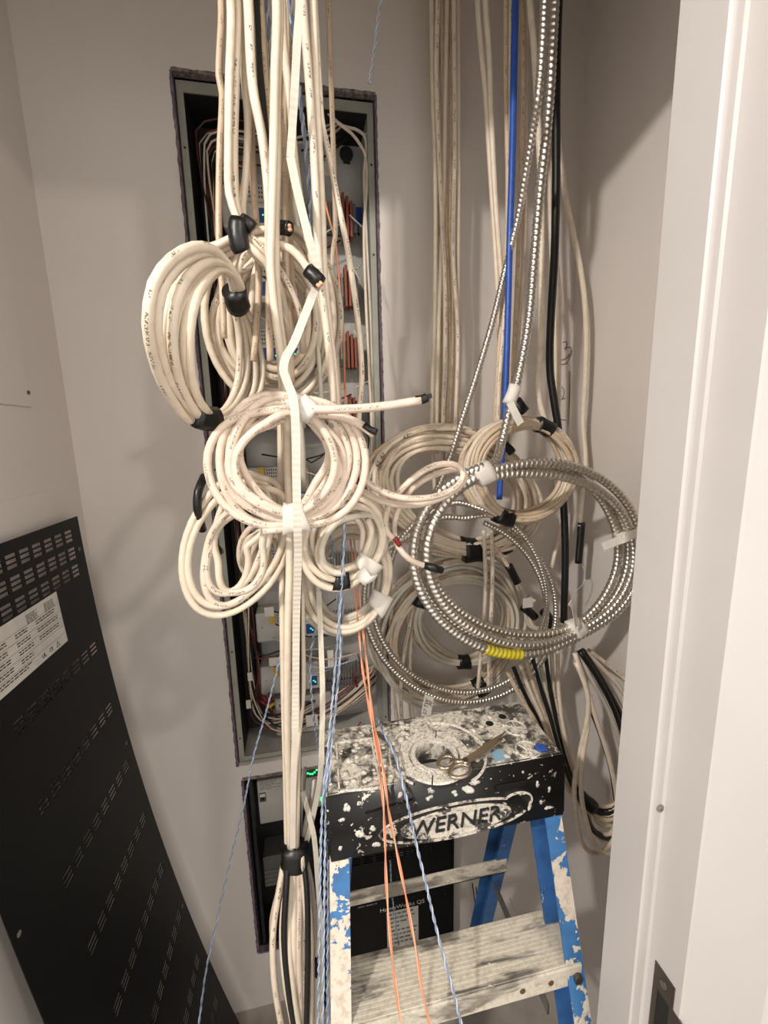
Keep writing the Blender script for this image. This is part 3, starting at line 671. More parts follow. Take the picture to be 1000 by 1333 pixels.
# label sheet riding on the curved face
def on_sheet(y, z, off): return (sheet_x(z)+off, y, z)
def sheet_patch(name, y0, y1, z0, z1, off, m, parent, n=4):
    v = []; f = []
    for i in range(n+1):
        z = z0+(z1-z0)*i/n
        for y in (y0, y1):
            for o2 in (off, off-.0005): v.append(on_sheet(y, z, o2))
    for i in range(n):
        b = i*4; f += [(b, b+2, b+6, b+4), (b+1, b+5, b+7, b+3), (b, b+4, b+5, b+1), (b+2, b+3, b+7, b+6)]
    f += [(0, 1, 3, 2), (n*4, n*4+2, n*4+3, n*4+1)]
    me = bpy.data.meshes.new(name); me.from_pydata(v, [], f); return link(name, me, m, parent, False)
lb = sheet_patch('label_sheet', .575, .839, 1.260, 1.356, .0009, M['label_white'], cov)
v = []; f = []
def stroke(y0, y1, z0, z1):
    b = len(v); v.extend([on_sheet(y0, z0, .0013), on_sheet(y1, z0, .0013), on_sheet(y1, z1, .0013), on_sheet(y0, z1, .0013)]); f.append((b, b+1, b+2, b+3))
rr = random.Random(12)
def para(y0, y1, z, lines, lh, fill=.8):
    for i in range(lines):
        zz = z-i*lh; y = y0
        while y < y1-(1-fill)*(y1-y0)*rr.random():
            l = rr.uniform(.004, .011); stroke(y, min(y1, y+l), zz, zz-lh*.42); y += l+.0022
para(.745, .775, 1.349, 6, .0026); para(.795, .825, 1.349, 6, .0026)
for k, zz in enumerate((1.331, 1.317, 1.303, 1.289)):
    stroke(.578, .836, zz+.0035, zz+.0031)
    for y0, y1 in ((.765, .826), (.712, .750), (.650, .700), (.590, .640)):
        if k == 3 and y0 > .75: continue
        para(y0, y1-rr.uniform(0, .012), zz, 2, .0042, .9)
stroke(.578, .836, 1.2785, 1.2781); para(.59, .75, 1.276, 2, .0042)
me = bpy.data.meshes.new('print'); me.from_pydata(v, [], f); link('print', me, M['ink'], lb, False)
ydir = (0, 1, 0); udir = (-.06, 0, 1)
for y, s, sz in ((.766, 'UL', .010), (.787, 'CE', .009)): text_mesh('certification_mark', s, sz, M['ink'], on_sheet(y, 1.269, .0016), ydir, udir, lb, .0001)
v = []; f = []
for (a, b) in (((.803, 1.2645), (.8085, 1.274)), ((.8085, 1.274), (.814, 1.2645)), ((.803, 1.2645), (.814, 1.2645)), ((.8085, 1.270), (.8085, 1.267))):
    dy, dz = b[0]-a[0], b[1]-a[1]; L = math.hypot(dy, dz); ny, nz = -dz/L*.0005, dy/L*.0005; k = len(v)
    v += [on_sheet(a[0]+ny, a[1]+nz, .0013), on_sheet(b[0]+ny, b[1]+nz, .0013), on_sheet(b[0]-ny, b[1]-nz, .0013), on_sheet(a[0]-ny, a[1]-nz, .0013)]; f.append((k, k+1, k+2, k+3))
me = bpy.data.meshes.new('warning_mark'); me.from_pydata(v, [], f); link('warning_mark', me, M['ink'], lb, False)
q = MB()
for y, z in ((.946, 1.407), (.944, .961), (.946, .5), (.566, .961), (.566, 1.407)):
    q = MB(); q.cyl(on_sheet(y, z, -.0002), on_sheet(y, z, .0007), .0042, 10); q.build('screw_hole', M['label_grey'], sh)

# black cover standing below, behind the ladder
bc = empty('black_cover', (.15, .995, 0), 'black vented cover with a white paper label, standing behind the ladder', 'metal cover')
def flatx(z): return 0
vv, ff = sheet_mesh(lambda z: 0, 0, .43, .575, [(zc+dz, [.045+.0345*k for k in range(9)], .0255, .0046) for zc in (.535, .500, .465) for dz in (-.0085, 0, .0085)], .0014, .002)
vv = [(-.062+y, .985+.02*z+x*-1, z) for x, y, z in vv]
me = bpy.data.meshes.new('sheet'); me.from_pydata(vv, [], ff)
bm = bmesh.new(); bm.from_mesh(me); bmesh.ops.recalc_face_normals(bm, faces=bm.faces); bm.to_mesh(me); bm.free()
bs = link('sheet', me, M['cover'], bc, False)
q = MB(); q.box((-.062, .987, .0), (-.058, 1.012, .57)); q.box((.364, .987, 0), (.368, 1.012, .57)); q.box((-.06, .994, .57), (.366, 1.012, .575)); q.build('side_flange', M['cover'], bc)
a = (0.1672,0.99,0.283); b = (0.2605,0.99,0.1071); o = paper('label_sheet', (a[0], b[2]+.01), (b[0], a[2]), .988, bc, 11)
a = (0.2145,0.99,0.2913); text_mesh('cover_lettering', 'HomeWorks QS', .019, M['label_white'], (a[0], .9895, a[2]), (1, 0, 0), (0, 0, 1), bc, .0002)
a = (0.1174,0.99,0.3206); text_mesh('cover_lettering', 'CAUTION  220 V', .010, M['label_grey'], (a[0], .9895, a[2]), (1, 0, 0), (0, 0, 1), bc, .0002) if False else None
q = MB()
for i, (x, l) in enumerate(((a[0]-.03, .018), (a[0]-.008, .022), (a[0]+.018, .006))): q.box((x, .9888, a[2]-.002), (x+l, .9895, a[2]+.002)); q.box((x+.002, .9888, a[2]+.018), (x+l*.8, .9895, a[2]+.021))
q.build('cover_print', M['label_grey'], bc)
# ---------------------------------------------------------------- ladder
lad = empty('stepladder', (.19, .58, 0), 'paint-splattered blue fibreglass stepladder with a black plastic top', 'ladder')
ZT = 1.135; CX0, CX1, CY0, CY1 = .012, .366, .520, .652
hc = (0.175,0.5562,1.135); HX, HY = hc[0], hc[1]
def cap_top():
    # plate with a round hole: outer loop on the rounded rectangle, inner loop on the circle
    N = 64; out = []; inn = []
    for i in range(N):
        a = 2*PI*i/N; dx, dy = math.cos(a), math.sin(a)
        tx = ((CX1-HX) if dx > 0 else (CX0-HX))/dx if abs(dx) > 1e-6 else 9; ty = ((CY1-HY) if dy > 0 else (CY0-HY))/dy if abs(dy) > 1e-6 else 9
        t = min(tx, ty); out.append((HX+dx*t, HY+dy*t)); inn.append((HX+dx*.0285, HY+dy*.0285))
    # pull nearest to the corners
    for cx, cy in ((CX0, CY0), (CX1, CY0), (CX0, CY1), (CX1, CY1)):
        j = min(range(N), key=lambda i: (out[i][0]-cx)**2+(out[i][1]-cy)**2); out[j] = (cx, cy)
    v = []; rings = []
    for lv, z in ((out, ZT), (inn, ZT), (inn, ZT-.028), (out, ZT-.010)): rings.append(len(v)); v += [(x, y, z) for x, y in lv]
    f = []
    for a, b in ((0, 1), (1, 2), (2, 3), (3, 0)):
        for i in range(N): j = (i+1) % N; f.append((rings[a]+i, rings[a]+j, rings[b]+j, rings[b]+i))
    me = bpy.data.meshes.new('cap_top'); me.from_pydata(v, [], f)
    bm = bmesh.new(); bm.from_mesh(me); bmesh.ops.recalc_face_normals(bm, faces=bm.faces); bm.to_mesh(me); bm.free()
    return link('cap_top', me, M['captop'], lad, False)
ct = cap_top()
def cyl_ring(q, c, r0, r1, z0, z1, a0=0, a1=2*PI, n=40):
    full = abs(a1-a0-2*PI) < 1e-6; m = n if full else n+1; b = len(q.v); v = []
    for i in range(m):
        a = a0+(a1-a0)*i/n; x, y = math.cos(a), math.sin(a)
        v += [(c[0]+x*r0, c[1]+y*r0, z0), (c[0]+x*(r0+.001), c[1]+y*(r0+.001), z1), (c[0]+x*(r1-.001), c[1]+y*(r1-.001), z1), (c[0]+x*r1, c[1]+y*r1, z0)]
    f = []
    for i in range(n):
        k = (i+1) % m
        for j in range(3): f.append((i*4+j, i*4+j+1, k*4+j+1, k*4+j))
    if not full: f += [(0, 1, 2, 3), (4*m-1, 4*m-2, 4*m-3, 4*m-4)]
    q.add(v, f)
q = MB(); cyl_ring(q, (HX, HY), .0285, .0365, ZT, ZT+.005); q.build('cap_ring', M['capring'], ct)
q = MB()
for k in range(6): cyl_ring(q, (HX, HY), .0385, .0545, ZT, ZT+.0035, k*PI/3+.18, (k+1)*PI/3+.14, 8)
q.build('cap_ring', M['capring'], ct)
q = MB(); cyl_ring(q, (HX+.012, HY+.006), .066, .070, ZT, ZT+.0025, -1.2, 1.5, 24); cyl_ring(q, (HX-.002, HY+.006), .064, .0675, ZT, ZT+.0025, 2.1, 4.0, 24); q.build('cap_rib', M['capring'], ct)
# tray border at the left
tc = [(0.031,0.6177,1.135), (0.0868,0.6159,1.135), (0.0844,0.5155,1.135), (0.0271,0.5215,1.135)]
q = MB()
for i in range(4):
    a = Vector(tc[i]); b = Vector(tc[(i+1) % 4]); d = (b-a).normalized(); n = Vector((-d.y, d.x, 0))*.0016; a = a-d*.0016; b = b+d*.0016
    q.hexa([a+n, b+n, b-n, a-n], [a+n*.6+Vector((0, 0, .0028)), b+n*.6+Vector((0, 0, .0028)), b-n*.6+Vector((0, 0, .0028)), a-n*.6+Vector((0, 0, .0028))])
q.build('tray_border', M['capring'], ct)
# lumps of dried compound
rr = random.Random(31); bm = bmesh.new()
for i in range(150):
    x = rr.uniform(CX0+.006, .20) if i % 3 else rr.uniform(CX0, CX1-.01); y = rr.uniform(CY0+.004, CY1-.006)
    if math.hypot(x-HX, y-HY) < .032: continue
    s = rr.uniform(.0015, .0065); mtx = Matrix.Translation((x, y, ZT+.0005)) @ Matrix.Rotation(rr.uniform(0, 6), 4, 'Z') @ Matrix.Diagonal((s*rr.uniform(.7, 1.6), s, s*.35, 1))
    bmesh.ops.create_icosphere(bm, subdivisions=1, radius=1, matrix=mtx)
for vv in bm.verts: vv.co += Vector((rr.uniform(-1, 1), rr.uniform(-1, 1), rr.uniform(-.5, .5)))*.0006
me = bpy.data.meshes.new('dried_compound'); bm.to_mesh(me); bm.free(); o = link('dried_compound', me, M['capring'], ct); o['kind'] = 'stuff'
# emblem discs, holes, blue tape
for k, c in enumerate(((0.3252,0.588,1.135), (0.3197,0.5384,1.135))):
    q = MB(); cyl_ring(q, c, .0165, .0190, ZT, ZT+.002); 
    for a in ((0.6, 2.2, 4.1) if k else (0.3, 1.4, 2.6)):
        p0 = (c[0]+math.cos(a)*.016, c[1]+math.sin(a)*.016); p1 = (c[0]-math.cos(a+.3)*.016, c[1]-math.sin(a+.3)*.016)
        q.cyl((p0[0], p0[1], ZT), (p1[0], p1[1], ZT), .0011, 6)
    q.cyl((c[0]-.004, c[1]+.006, ZT), (c[0]+.002, c[1]-.01, ZT), .0016, 6); q.cyl((c[0]-.009, c[1]-.004, ZT), (c[0]+.009, c[1]-.007, ZT), .0009, 6)
    q.build('warning_emblem', M['capring'], ct)
for c in ((0.3177,0.6201,1.135), (0.2888,0.6082,1.135)):
    q = MB(); q.cyl((c[0], c[1], ZT-.002), (c[0], c[1], ZT+.0006), .0065, 16); q.build('cap_hole', M['ink'], ct)
c = (0.2714,0.5361,1.135)
q = MB(); q.add([(c[0]-.012, c[1]-.010, ZT+.001), (c[0]+.013, c[1]-.008, ZT+.0012), (c[0]+.008, c[1]+.012, ZT+.0014), (c[0]-.008, c[1]+.009, ZT+.001), (c[0]-.012, c[1]-.010, ZT), (c[0]+.013, c[1]-.008, ZT), (c[0]+.008, c[1]+.012, ZT), (c[0]-.008, c[1]+.009, ZT)], [(0, 1, 2, 3), (0, 4, 5, 1), (1, 5, 6, 2), (2, 6, 7, 3), (3, 7, 4, 0)]); q.build('tape_patch', M['bluetape'], ct)['label'] = 'pale blue tape patch'
c = (0.3447,0.5345,1.135); q = MB(); q.box((c[0]-.012, c[1]-.006, ZT), (c[0]+.004, c[1]+.008, ZT+.004), .0018); q.build('tape_patch', M['blue'], ct)['label'] = 'blue tape scrap'
# skirts and the front lip
q = MB(); q.box((CX0+.002, CY1-.006, ZT-.09), (CX1-.002, CY1, ZT-.002), .002); q.box((CX0, CY0+.004, ZT-.098), (CX0+.006, CY1, ZT-.002), .002); q.box((CX1-.006, CY0+.004, ZT-.098), (CX1, CY1, ZT-.002), .002); q.build('cap_skirt', M['cap'], lad)
YL = .513; lz0, lz1 = 1.0285, 1.1365
bm = bmesh.new(); bmesh.ops.create_cube(bm, size=1)
for v in bm.verts:
    top = v.co.z > 0; x = (CX0-.004 if v.co.x < 0 else CX1+.006) + (0 if top else (-.002 if v.co.x < 0 else .002))
    y = (YL+(.003 if top else 0)) if v.co.y < 0 else YL+.012
    v.co = (x, y, lz1 if top else lz0)
bmesh.ops.bevel(bm, geom=[e for e in bm.edges], offset=.0045, segments=3, affect='EDGES')
me = bpy.data.meshes.new('cap_lip'); bm.to_mesh(me); bm.free(); lip = link('cap_lip', me, M['cap'], lad)
def lip_pt(x, z, off=0): return (x, YL+.003*(z-lz0)/(lz1-lz0)-off, z)
c = (0.1979,0.513,1.06)
text_mesh('lettering', 'WERNER', .0345, M['capletter'], lip_pt(c[0]-.004, c[2]-.001, .0012), (1, 0, 0), (0, .03, 1), lip, .0018, .12, 1.02)
def lip_ring(cx, cz, rx, rz, wd, hh, a0=0, a1=2*PI, n=56, rot=0):
    full = abs(a1-a0-2*PI) < 1e-6; m = n if full else n+1; v = []; f = []
    for i in range(m):
        a = a0+(a1-a0)*i/n
        for k, o in ((0, 0), (.25, hh), (.75, hh), (1, 0)):
            x = (rx+wd*k)*math.cos(a); z = (rz+wd*k)*math.sin(a); v.append(lip_pt(cx+x*math.cos(rot)-z*math.sin(rot), cz+x*math.sin(rot)+z*math.cos(rot), o))
    for i in range(n):
        k = (i+1) % m
        for j in range(3): f.append((i*4+j, k*4+j, k*4+j+1, i*4+j+1))
    return v, f
n_ = 56; v = []
for i in range(n_):
    a = 2*PI*i/n_; v.append(lip_pt(c[0]-.002+.0835*math.cos(a), c[2]-.001+.0198*math.sin(a), .0006))
for i in range(n_): v.append((v[i][0], v[i][1]+.002, v[i][2]))
q = MB(); q.add(v, [tuple(range(n_)), tuple(range(2*n_-1, n_-1, -1))]+[(i, n_+i, n_+(i+1) % n_, (i+1) % n_) for i in range(n_)]); q.build('emblem_plate', M['capoval'], lip)
q = MB(); q.add(*lip_ring(c[0]-.002, c[2]-.001, .083, .0195, .0032, .002)); q.add(*lip_ring(c[0]-.004, c[2]+.001, .112, .026, .0032, .0022, .25*PI, 1.93*PI, 56)); q.build('emblem_oval', M['capoval'], lip)
q = MB(); q.add(*lip_ring(c[0]+.094, c[2]+.012, .022, .013, .003, .0022, -.2*PI, .75*PI, 20)); q.build('emblem_swoosh', M['capoval'], lip)
a = (0.0609,0.511,1.0985); b = (0.1304,0.511,1.1048); q = MB(); q.hexa([lip_pt(a[0], a[2]-.003, .004), lip_pt(b[0], b[2]-.012, .004), lip_pt(b[0], b[2]-.012, -.002), lip_pt(a[0], a[2]-.003, -.002)], [lip_pt(a[0], a[2]+.004, .0045), lip_pt(b[0], b[2]+.006, .0045), lip_pt(b[0], b[2]+.006, -.002), lip_pt(a[0], a[2]+.004, -.002)]); q.build('tool_slot', M['capletter'], lip)
a = (0.2554,0.511,1.0942); b = (0.3042,0.511,1.1066); q = MB(); q.box((a[0], YL-.0008, a[2]+.004), (b[0], YL+.004, b[2]+.0), .0015); q.build('tool_slot', M['cover'], lip)
# paint drips on the lip
rr = random.Random(77); bm = bmesh.new()
spots = [(452, 1054, 5, 9), (446, 1070, 6, 4), (469, 1050, 4, 5), (470, 1087, 8, 7), (444, 1105, 4, 4), (490, 1102, 6, 6), (487, 1080, 5, 5), (561, 1031, 6, 5), (521, 1038, 5, 5), (609, 1030, 12, 8), (594, 1035, 6, 5), (664, 1024, 4, 3), (690, 1052, 4, 6), (701, 1022, 3, 6), (682, 1034, 6, 3), (716, 1052, 8, 3), (717, 1030, 3, 6), (675, 1062, 6, 2), (640, 1075, 9, 2), (560, 1040, 5, 5), (620, 1022, 10, 5), (705, 1045, 3, 5)]
SP = [(0.0359,0.512,1.114), (0.0288,0.512,1.0959), (0.0541,0.512,1.1151), (0.0536,0.512,1.069), (0.0249,0.512,1.0529), (0.0748,0.512,1.0449), (0.0723,0.512,1.0736), (0.1557,0.512,1.1175), (0.1108,0.512,1.118), (0.2113,0.512,1.1075), (0.1937,0.512,1.1047), (0.2777,0.512,1.1018), (0.3117,0.512,1.0576), (0.324,0.512,1.0952), (0.3006,0.512,1.084), (0.3453,0.512,1.0504), (0.3451,0.512,1.0802), (0.2931,0.512,1.0481), (0.2498,0.512,1.0401), (0.1545,0.512,1.1064), (0.2243,0.512,1.1151), (0.3305,0.512,1.063)]
for s, p in zip(spots, SP):
    for k in range(3):
        c2 = lip_pt(p[0]+rr.uniform(-1, 1)*s[2]*.0005, p[2]+rr.uniform(-1, 1)*s[3]*.0005, .0001)
        bmesh.ops.create_icosphere(bm, subdivisions=2, radius=1, matrix=Matrix.Translation(c2) @ Matrix.Diagonal((s[2]*.00058, .0007, s[3]*.00058, 1)))
for vv in bm.verts: vv.co += Vector((rr.uniform(-1, 1), 0, rr.uniform(-1, 1)))*.0013
me = bpy.data.meshes.new('paint_splash'); bm.to_mesh(me); bm.free(); o = link('paint_splash', me, M['label_white'], lip); o['kind'] = 'stuff'; o['label'] = 'dried off-white paint drops'
# rails: front pair lean toward the doorway, rear pair lean back; both flare downward
KF, KR, FLARE = .262, .30, .055
def frail(z, edge): # front rail: y of the front face, z below the cap
    d = 1.035-z; return .5165-KF*d
def channel(name, xo, sgn, yfun, flare, z0, z1, wf, dep, m, back):
    """C channel: web on the outside, flanges turned inward; sgn=-1 left rail, +1 right rail; back=True: open side faces in and front flange at +y"""
    t = .0035; v = []; f = []; n = 6
    for i in range(n+1):
        z = z1+(z0-z1)*i/n; X = xo+sgn*flare*(z1-z); y = yfun(z); s = -1 if back else 1
        pr = [(0, 0), (wf, 0), (wf, t), (t, t), (t, dep-t), (wf, dep-t), (wf, dep), (0, dep)]
        v += [(X-sgn*a, y+s*b, z) for a, b in pr]
    m8 = 8
    for i in range(n):
        for j in range(m8): f.append((i*m8+j, i*m8+(j+1) % m8, (i+1)*m8+(j+1) % m8, (i+1)*m8+j))
    f += [tuple(range(m8)), tuple(range(n*m8+m8-1, n*m8-1, -1))]
    me = bpy.data.meshes.new(name); me.from_pydata(v, [], f)
    bm = bmesh.new(); bm.from_mesh(me); bmesh.ops.recalc_face_normals(bm, faces=bm.faces); bm.to_mesh(me); bm.free()
    o = link(name, me, [m, M['railin']], lad, False)
    if not back:
        for p in me.polygons:
            # paint sits on the front flange and the outer side of the web
            if not (p.normal.y < -.6 and p.center.y < min(v[1] for v in pr)+9 and abs(p.center.y-yfun(p.center.z)) < .002 or p.normal.x*sgn > .6 and abs(p.center.x-(xo+sgn*flare*(z1-p.center.z))) < .002): p.material_index = 1
    return o
yf = lambda z: .5165-KF*(1.035-z); yr = lambda z: .645+KR*(1.035-z)
fl = channel('front_rail', .0100, -1, yf, FLARE, .02, 1.06, .028, .060, M['rail'], False); fr = channel('front_rail', .3665, 1, yf, FLARE, .02, 1.06, .028, .060, M['rail'], False)
rl = channel('rear_rail', .030, -1, yr, FLARE*.6, .02, 1.06, .026, .045, M['railin'], True); rt = channel('rear_rail', .362, 1, yr, FLARE*.6, .02, 1.06, .026, .045, M['railin'], True)
for o, X, s in ((fl, .0100, -1), (fr, .3665, 1)):
    q = MB(); x = X+s*FLARE*1.04; y = yf(.02); q.box((x-s*.030, y-.006, 0), (x+s*.003, y+.068, .03), .004); q.build('foot', M['cap'], o)
for o, X, s in ((rl, .030, -1), (rt, .362, 1)):
    q = MB(); x = X+s*FLARE*.6*1.04; y = yr(.02); q.box((x-s*.028, y-.05, 0), (x+s*.003, y+.006, .03), .004); q.build('foot', M['cap'], o)
# steps: ribbed aluminium treads with a front lip
def step(zc, nm='step'):
    yfz = yf(zc)-.004; xl = .010-FLARE*(1.06-zc)+.004; xr = .3665+FLARE*(1.06-zc)-.004; D = .084
    pr = [(0, -.034), (0, -.002), (.002, 0)]; n = 13
    for i in range(n):
        y = .004+i*(D-.008)/n; w = (D-.008)/n; pr += [(y, 0), (y+w*.12, .0014), (y+w*.55, .0014), (y+w*.68, 0)]
    pr += [(D-.002, 0), (D, -.002), (D, -.022), (D-.003, -.022), (D-.003, -.003), (.003, -.003), (.003, -.034)]
    v = []; m = len(pr)
    for x in (xl, xr): v += [(x, yfz+a, zc+b) for a, b in pr]
    f = [(i, m+i, m+(i+1) % m, (i+1) % m) for i in range(m)]
    me = bpy.data.meshes.new(nm); me.from_pydata(v, [], f)
    bm = bmesh.new(); bm.from_mesh(me); bmesh.ops.recalc_face_normals(bm, faces=bm.faces); bm.to_mesh(me); bm.free()
    o = link(nm, me, M['alu'], lad, False)
    for s, x in ((-1, xl), (1, xr)):
        for y in (.018, ):
            q = MB(); q.cyl((x+s*-.008, yfz-.007, zc-.018), (x+s*-.008, yfz+.002, zc-.018), .006, 14); q.build('rivet', M['rivet'], o)
    return o
s1 = step(.822); step(.535); step(.248)
c = (0.282,0.4354,0.8)
for px in ((0.2785,0.43,0.8116), (0.3246,0.43,0.8055)):
    q = MB(); q.cyl((px[0], yf(.822)-.0052, .822-.018), (px[0], yf(.822)-.002, .822-.018), .0042, 14, .005); q.build('rivet', M['rust'], s1)
for z in (.80, ):
    for X, s, o in ((.010, -1, fl), (.3665, 1, fr)):
        x = X+s*FLARE*(1.06-z); q = MB(); q.cyl((x-s*.013, yf(z)-.004, z), (x-s*.013, yf(z)+.002, z), .0058, 14, .0065); q.build('rivet', M['rivet'], o)
# rear crossbars and spreader
def xbar(z, h):
    y = yr(z)-.047; x0 = .030-FLARE*.6*(1.06-z)+.004; x1 = .362+FLARE*.6*(1.06-z)-.004
    q = MB(); q.box((x0, y-.003, z-h/2), (x1, y, z+h/2)); q.box((x0, y-.003, z-h/2), (x1, y+.02, z-h/2+.002)); q.build('crossbar', M['alu'], lad)
for z in (.745, .45, .17): xbar(z, .033)
for X in (.030, .352):
    q = MB(); q.hexa([(X, .50, .66), (X+.003, .50, .66), (X+.003, .70, .66), (X, .70, .66)], [(X, .50, .682), (X+.003, .50, .682), (X+.003, .70, .682), (X, .70, .682)]); q.build('spreader', M['steel'], lad)

# snips lying on the ladder top
sn = empty('snips', (0.2037,0.5204,1.145), 'brassy metal scissors lying open across the round hole of the ladder top', 'scissors')
zS = ZT+.0085
def blade(a, b, w0, w1, m, z):
    a = Vector(a); b = Vector(b); a.z = b.z = z; d = (b-a).normalized(); n = Vector((-d.y, d.x, 0)); q = MB(); t = .0022
    mid = a.lerp(b, .45); lo = [a-n*w0*.5, mid-n*w0*.55, b, mid+n*w0*.45, a+n*w0*.5]
    k = len(lo); v = [p[:] for p in lo]+[(p.x, p.y, p.z+t) for p in lo]; f = [tuple(range(k-1, -1, -1)), tuple(range(k, 2*k))]+[(i, (i+1) % k, k+(i+1) % k, k+i) for i in range(k)]
    q.add(v, f); return q.build('blade', m, sn)
pv = (0.2124,0.5245,1.145)
blade(pv, (0.3027,0.5738,1.145), .010, .004, M['brass'], zS); blade(pv, (0.2862,0.5539,1.145), .011, .004, M['brass'], zS+.0024)
q = MB(); q.cyl((pv[0], pv[1], zS-.001), (pv[0], pv[1], zS+.0062), .0042, 14); q.build('pivot', M['rivet'], sn)
def handle(c, rx, ry, ang, frm):
    c = Vector(c); pts = []
    for i in range(25):
        a = 2*PI*i/24; x, y = rx*math.cos(a), ry*math.sin(a); pts.append((c.x+x*math.cos(ang)-y*math.sin(ang), c.y+x*math.sin(ang)+y*math.cos(ang), zS+.002))
    near = min(pts, key=lambda p: (p[0]-frm[0])**2+(p[1]-frm[1])**2)
    return sweep('handle', [(catmull(pts, .004), .0026), (catmull([(frm[0], frm[1], zS+.002), near], .004), .0042)], M['brass'], sn, 10)
handle((0.1847,0.5298,1.14), .0135, .0105, .5, pv); handle((0.1979,0.5098,1.14), .0165, .011, .25, pv)
# ---------------------------------------------------------------- cables
def coil(label, ring, cables, tapes=(), tails=(), r=.005, cols=None, cat='cable coil', per=22, wob=.35, loose=1.0, shuffle=True):
    """cables: (turns, start angle deg, direction, material [, lead-in points, lead-out points])"""
    o = empty('cable_coil', tuple(ring.c+ring.V*-1.0), label, cat, None)
    tot = sum(int(math.ceil(c[0]))+1 for c in cables); sl = ring.slots(tot, r, cols)
    if shuffle: ring.rng.shuffle(sl)
    for c in cables:
        n = int(math.ceil(c[0]))+1; my = sl[:n]; sl = sl[n:]
        if shuffle: my.sort(key=lambda s: s[0]*.6+s[1])
        pts = ring.turns(c[0], c[1]*D2R, r, c[2], my, per, wob)
        lead = list(c[4]) if len(c) > 4 and c[4] else []; out = list(c[5]) if len(c) > 5 and c[5] else []
        tube('cable', lead+pts+out, r, M[c[3]], o, 8, .014)
    for t in tapes:
        tape('tape', ring, t[0]*D2R, t[1], M[t[2]], o, r, t[3] if len(t) > 3 else None, t[4] if len(t) > 4 else 1.0, seed=int(t[0])+3)
    for t in tails: tube('cable', t[0], t[2] if len(t) > 2 else r, M[t[1]], o, 8)
    return o
def one(name, label, cat, pts, r, m, group=None, sides=8, step=.012):
    return tag(tube(name, pts, r, M[m], None, sides, step), label, cat, group)

# --- L1: thick pale loop hanging out of the bundle on the left, taped twice
o = empty('cable_coil', (-0.115,0.58,1.6449), 'coil of thick cream cables bowing out furthest left, taped black at both ends', 'cable coil')
A1, A2 = (-0.0704,0.62,1.7988), (-0.112,0.57,1.6463)
outer = [(-0.0696,0.61,1.8041),(-0.069,0.575,1.8153),(-0.0734,0.53,1.8149),(-0.0854,0.49,1.8063),(-0.1056,0.455,1.7802),(-0.1186,0.44,1.756),(-0.1271,0.44,1.7304),(-0.1324,0.455,1.7086),(-0.1365,0.5,1.6781),(-0.128,0.56,1.6479)]
inner = [(-0.0651,0.605,1.8045),(-0.0665,0.58,1.8121),(-0.0728,0.56,1.8141),(-0.0816,0.54,1.8051),(-0.0953,0.505,1.7659),(-0.1054,0.5,1.7278),(-0.1131,0.52,1.6884),(-0.1148,0.55,1.6639),(-0.1114,0.57,1.6527)]
def resamp(p, n):
    c = catmull(p, .01); s = np.concatenate([[0], np.cumsum(np.linalg.norm(np.diff(c, axis=0), axis=1))]); q = np.linspace(0, s[-1], n)
    return np.stack([np.interp(q, s, c[:, k]) for k in range(3)], 1)
oa, ia = resamp(outer, 12), resamp(inner, 12); rr = random.Random(6)
for k, (t, dz) in enumerate(((0, 0), (.10, .036), (.28, -.004), (.36, .030), (.54, -.002), (.70, .034), (1.0, -.004), (.80, .008))):
    p = oa*(1-t)+ia*t; w_ = np.sin(np.linspace(0, PI, 12))[:, None]
    p = p + w_*np.array([[rr.uniform(-.003, .003), dz, rr.uniform(-.004, .004)]]); e = np.linspace(-1, 1, 12)[:, None]
    p = p + (1-w_)*np.array([[rr.uniform(-.006, .006), rr.uniform(-.004, .004), rr.uniform(-.006, .006)]])
    tube('cable', [tuple(A1[i]+(.0018*k-.0065 if i == 0 else 0) for i in range(3))]+[tuple(q) for q in p]+[tuple(A2[i]+(.0022*k-.0078 if i == 0 else 0) for i in range(3))], .0052, M['creamp' if k in (0, 2, 4) else 'cream'], o, 10)
ra = resamp([(-0.0752,0.625,1.7955),(-0.0723,0.64,1.7728),(-0.0742,0.655,1.7361),(-0.0812,0.66,1.6954),(-0.0945,0.64,1.6625),(-0.1097,0.6,1.6446)], 12); rb = resamp([(-0.0653,0.625,1.7995),(-0.0534,0.66,1.773),(-0.0466,0.68,1.7301),(-0.0505,0.68,1.6921),(-0.0743,0.655,1.6568),(-0.1074,0.6,1.6387)], 12)
for k in range(7):
    t = k/6; p = ra*(1-t)+rb*t; w_ = np.sin(np.linspace(0, PI, 12))[:, None]; p = p+w_*np.array([[0, .012*(k % 2), rr.uniform(-.006, .006)]])
    tube('cable', [tuple(q) for q in p], .0046, M['cream' if k % 3 else 'creamp'], o)
wrap('tape', [(-0.0693,0.6,1.8019),(-0.0681,0.608,1.7954),(-0.0675,0.62,1.7878)], .0150, .0175, M['tape_b'], o, 2)
wrap('tape', [(-0.1209,0.563,1.6479),(-0.1125,0.572,1.6445),(-0.1022,0.59,1.6451)], .0145, .0125, M['tape_b'], o, 3, (0, .2, 1))

# --- L2: tall coil behind it
R2 = Ring((-0.0203,0.69,1.7882), (0.0499,0.7,1.7845), (-0.0089,0.67,1.8843), .030, .014, 11, [(110*D2R, .55)])
coil('tall oval coil of cream cables before the cabinet, above the front coil', R2,
     [(5, 120, -1, 'cream'), (5, 100, -1, 'creamp'), (3, 110, 1, 'cream')], r=.0052, cols=7, wob=.5)
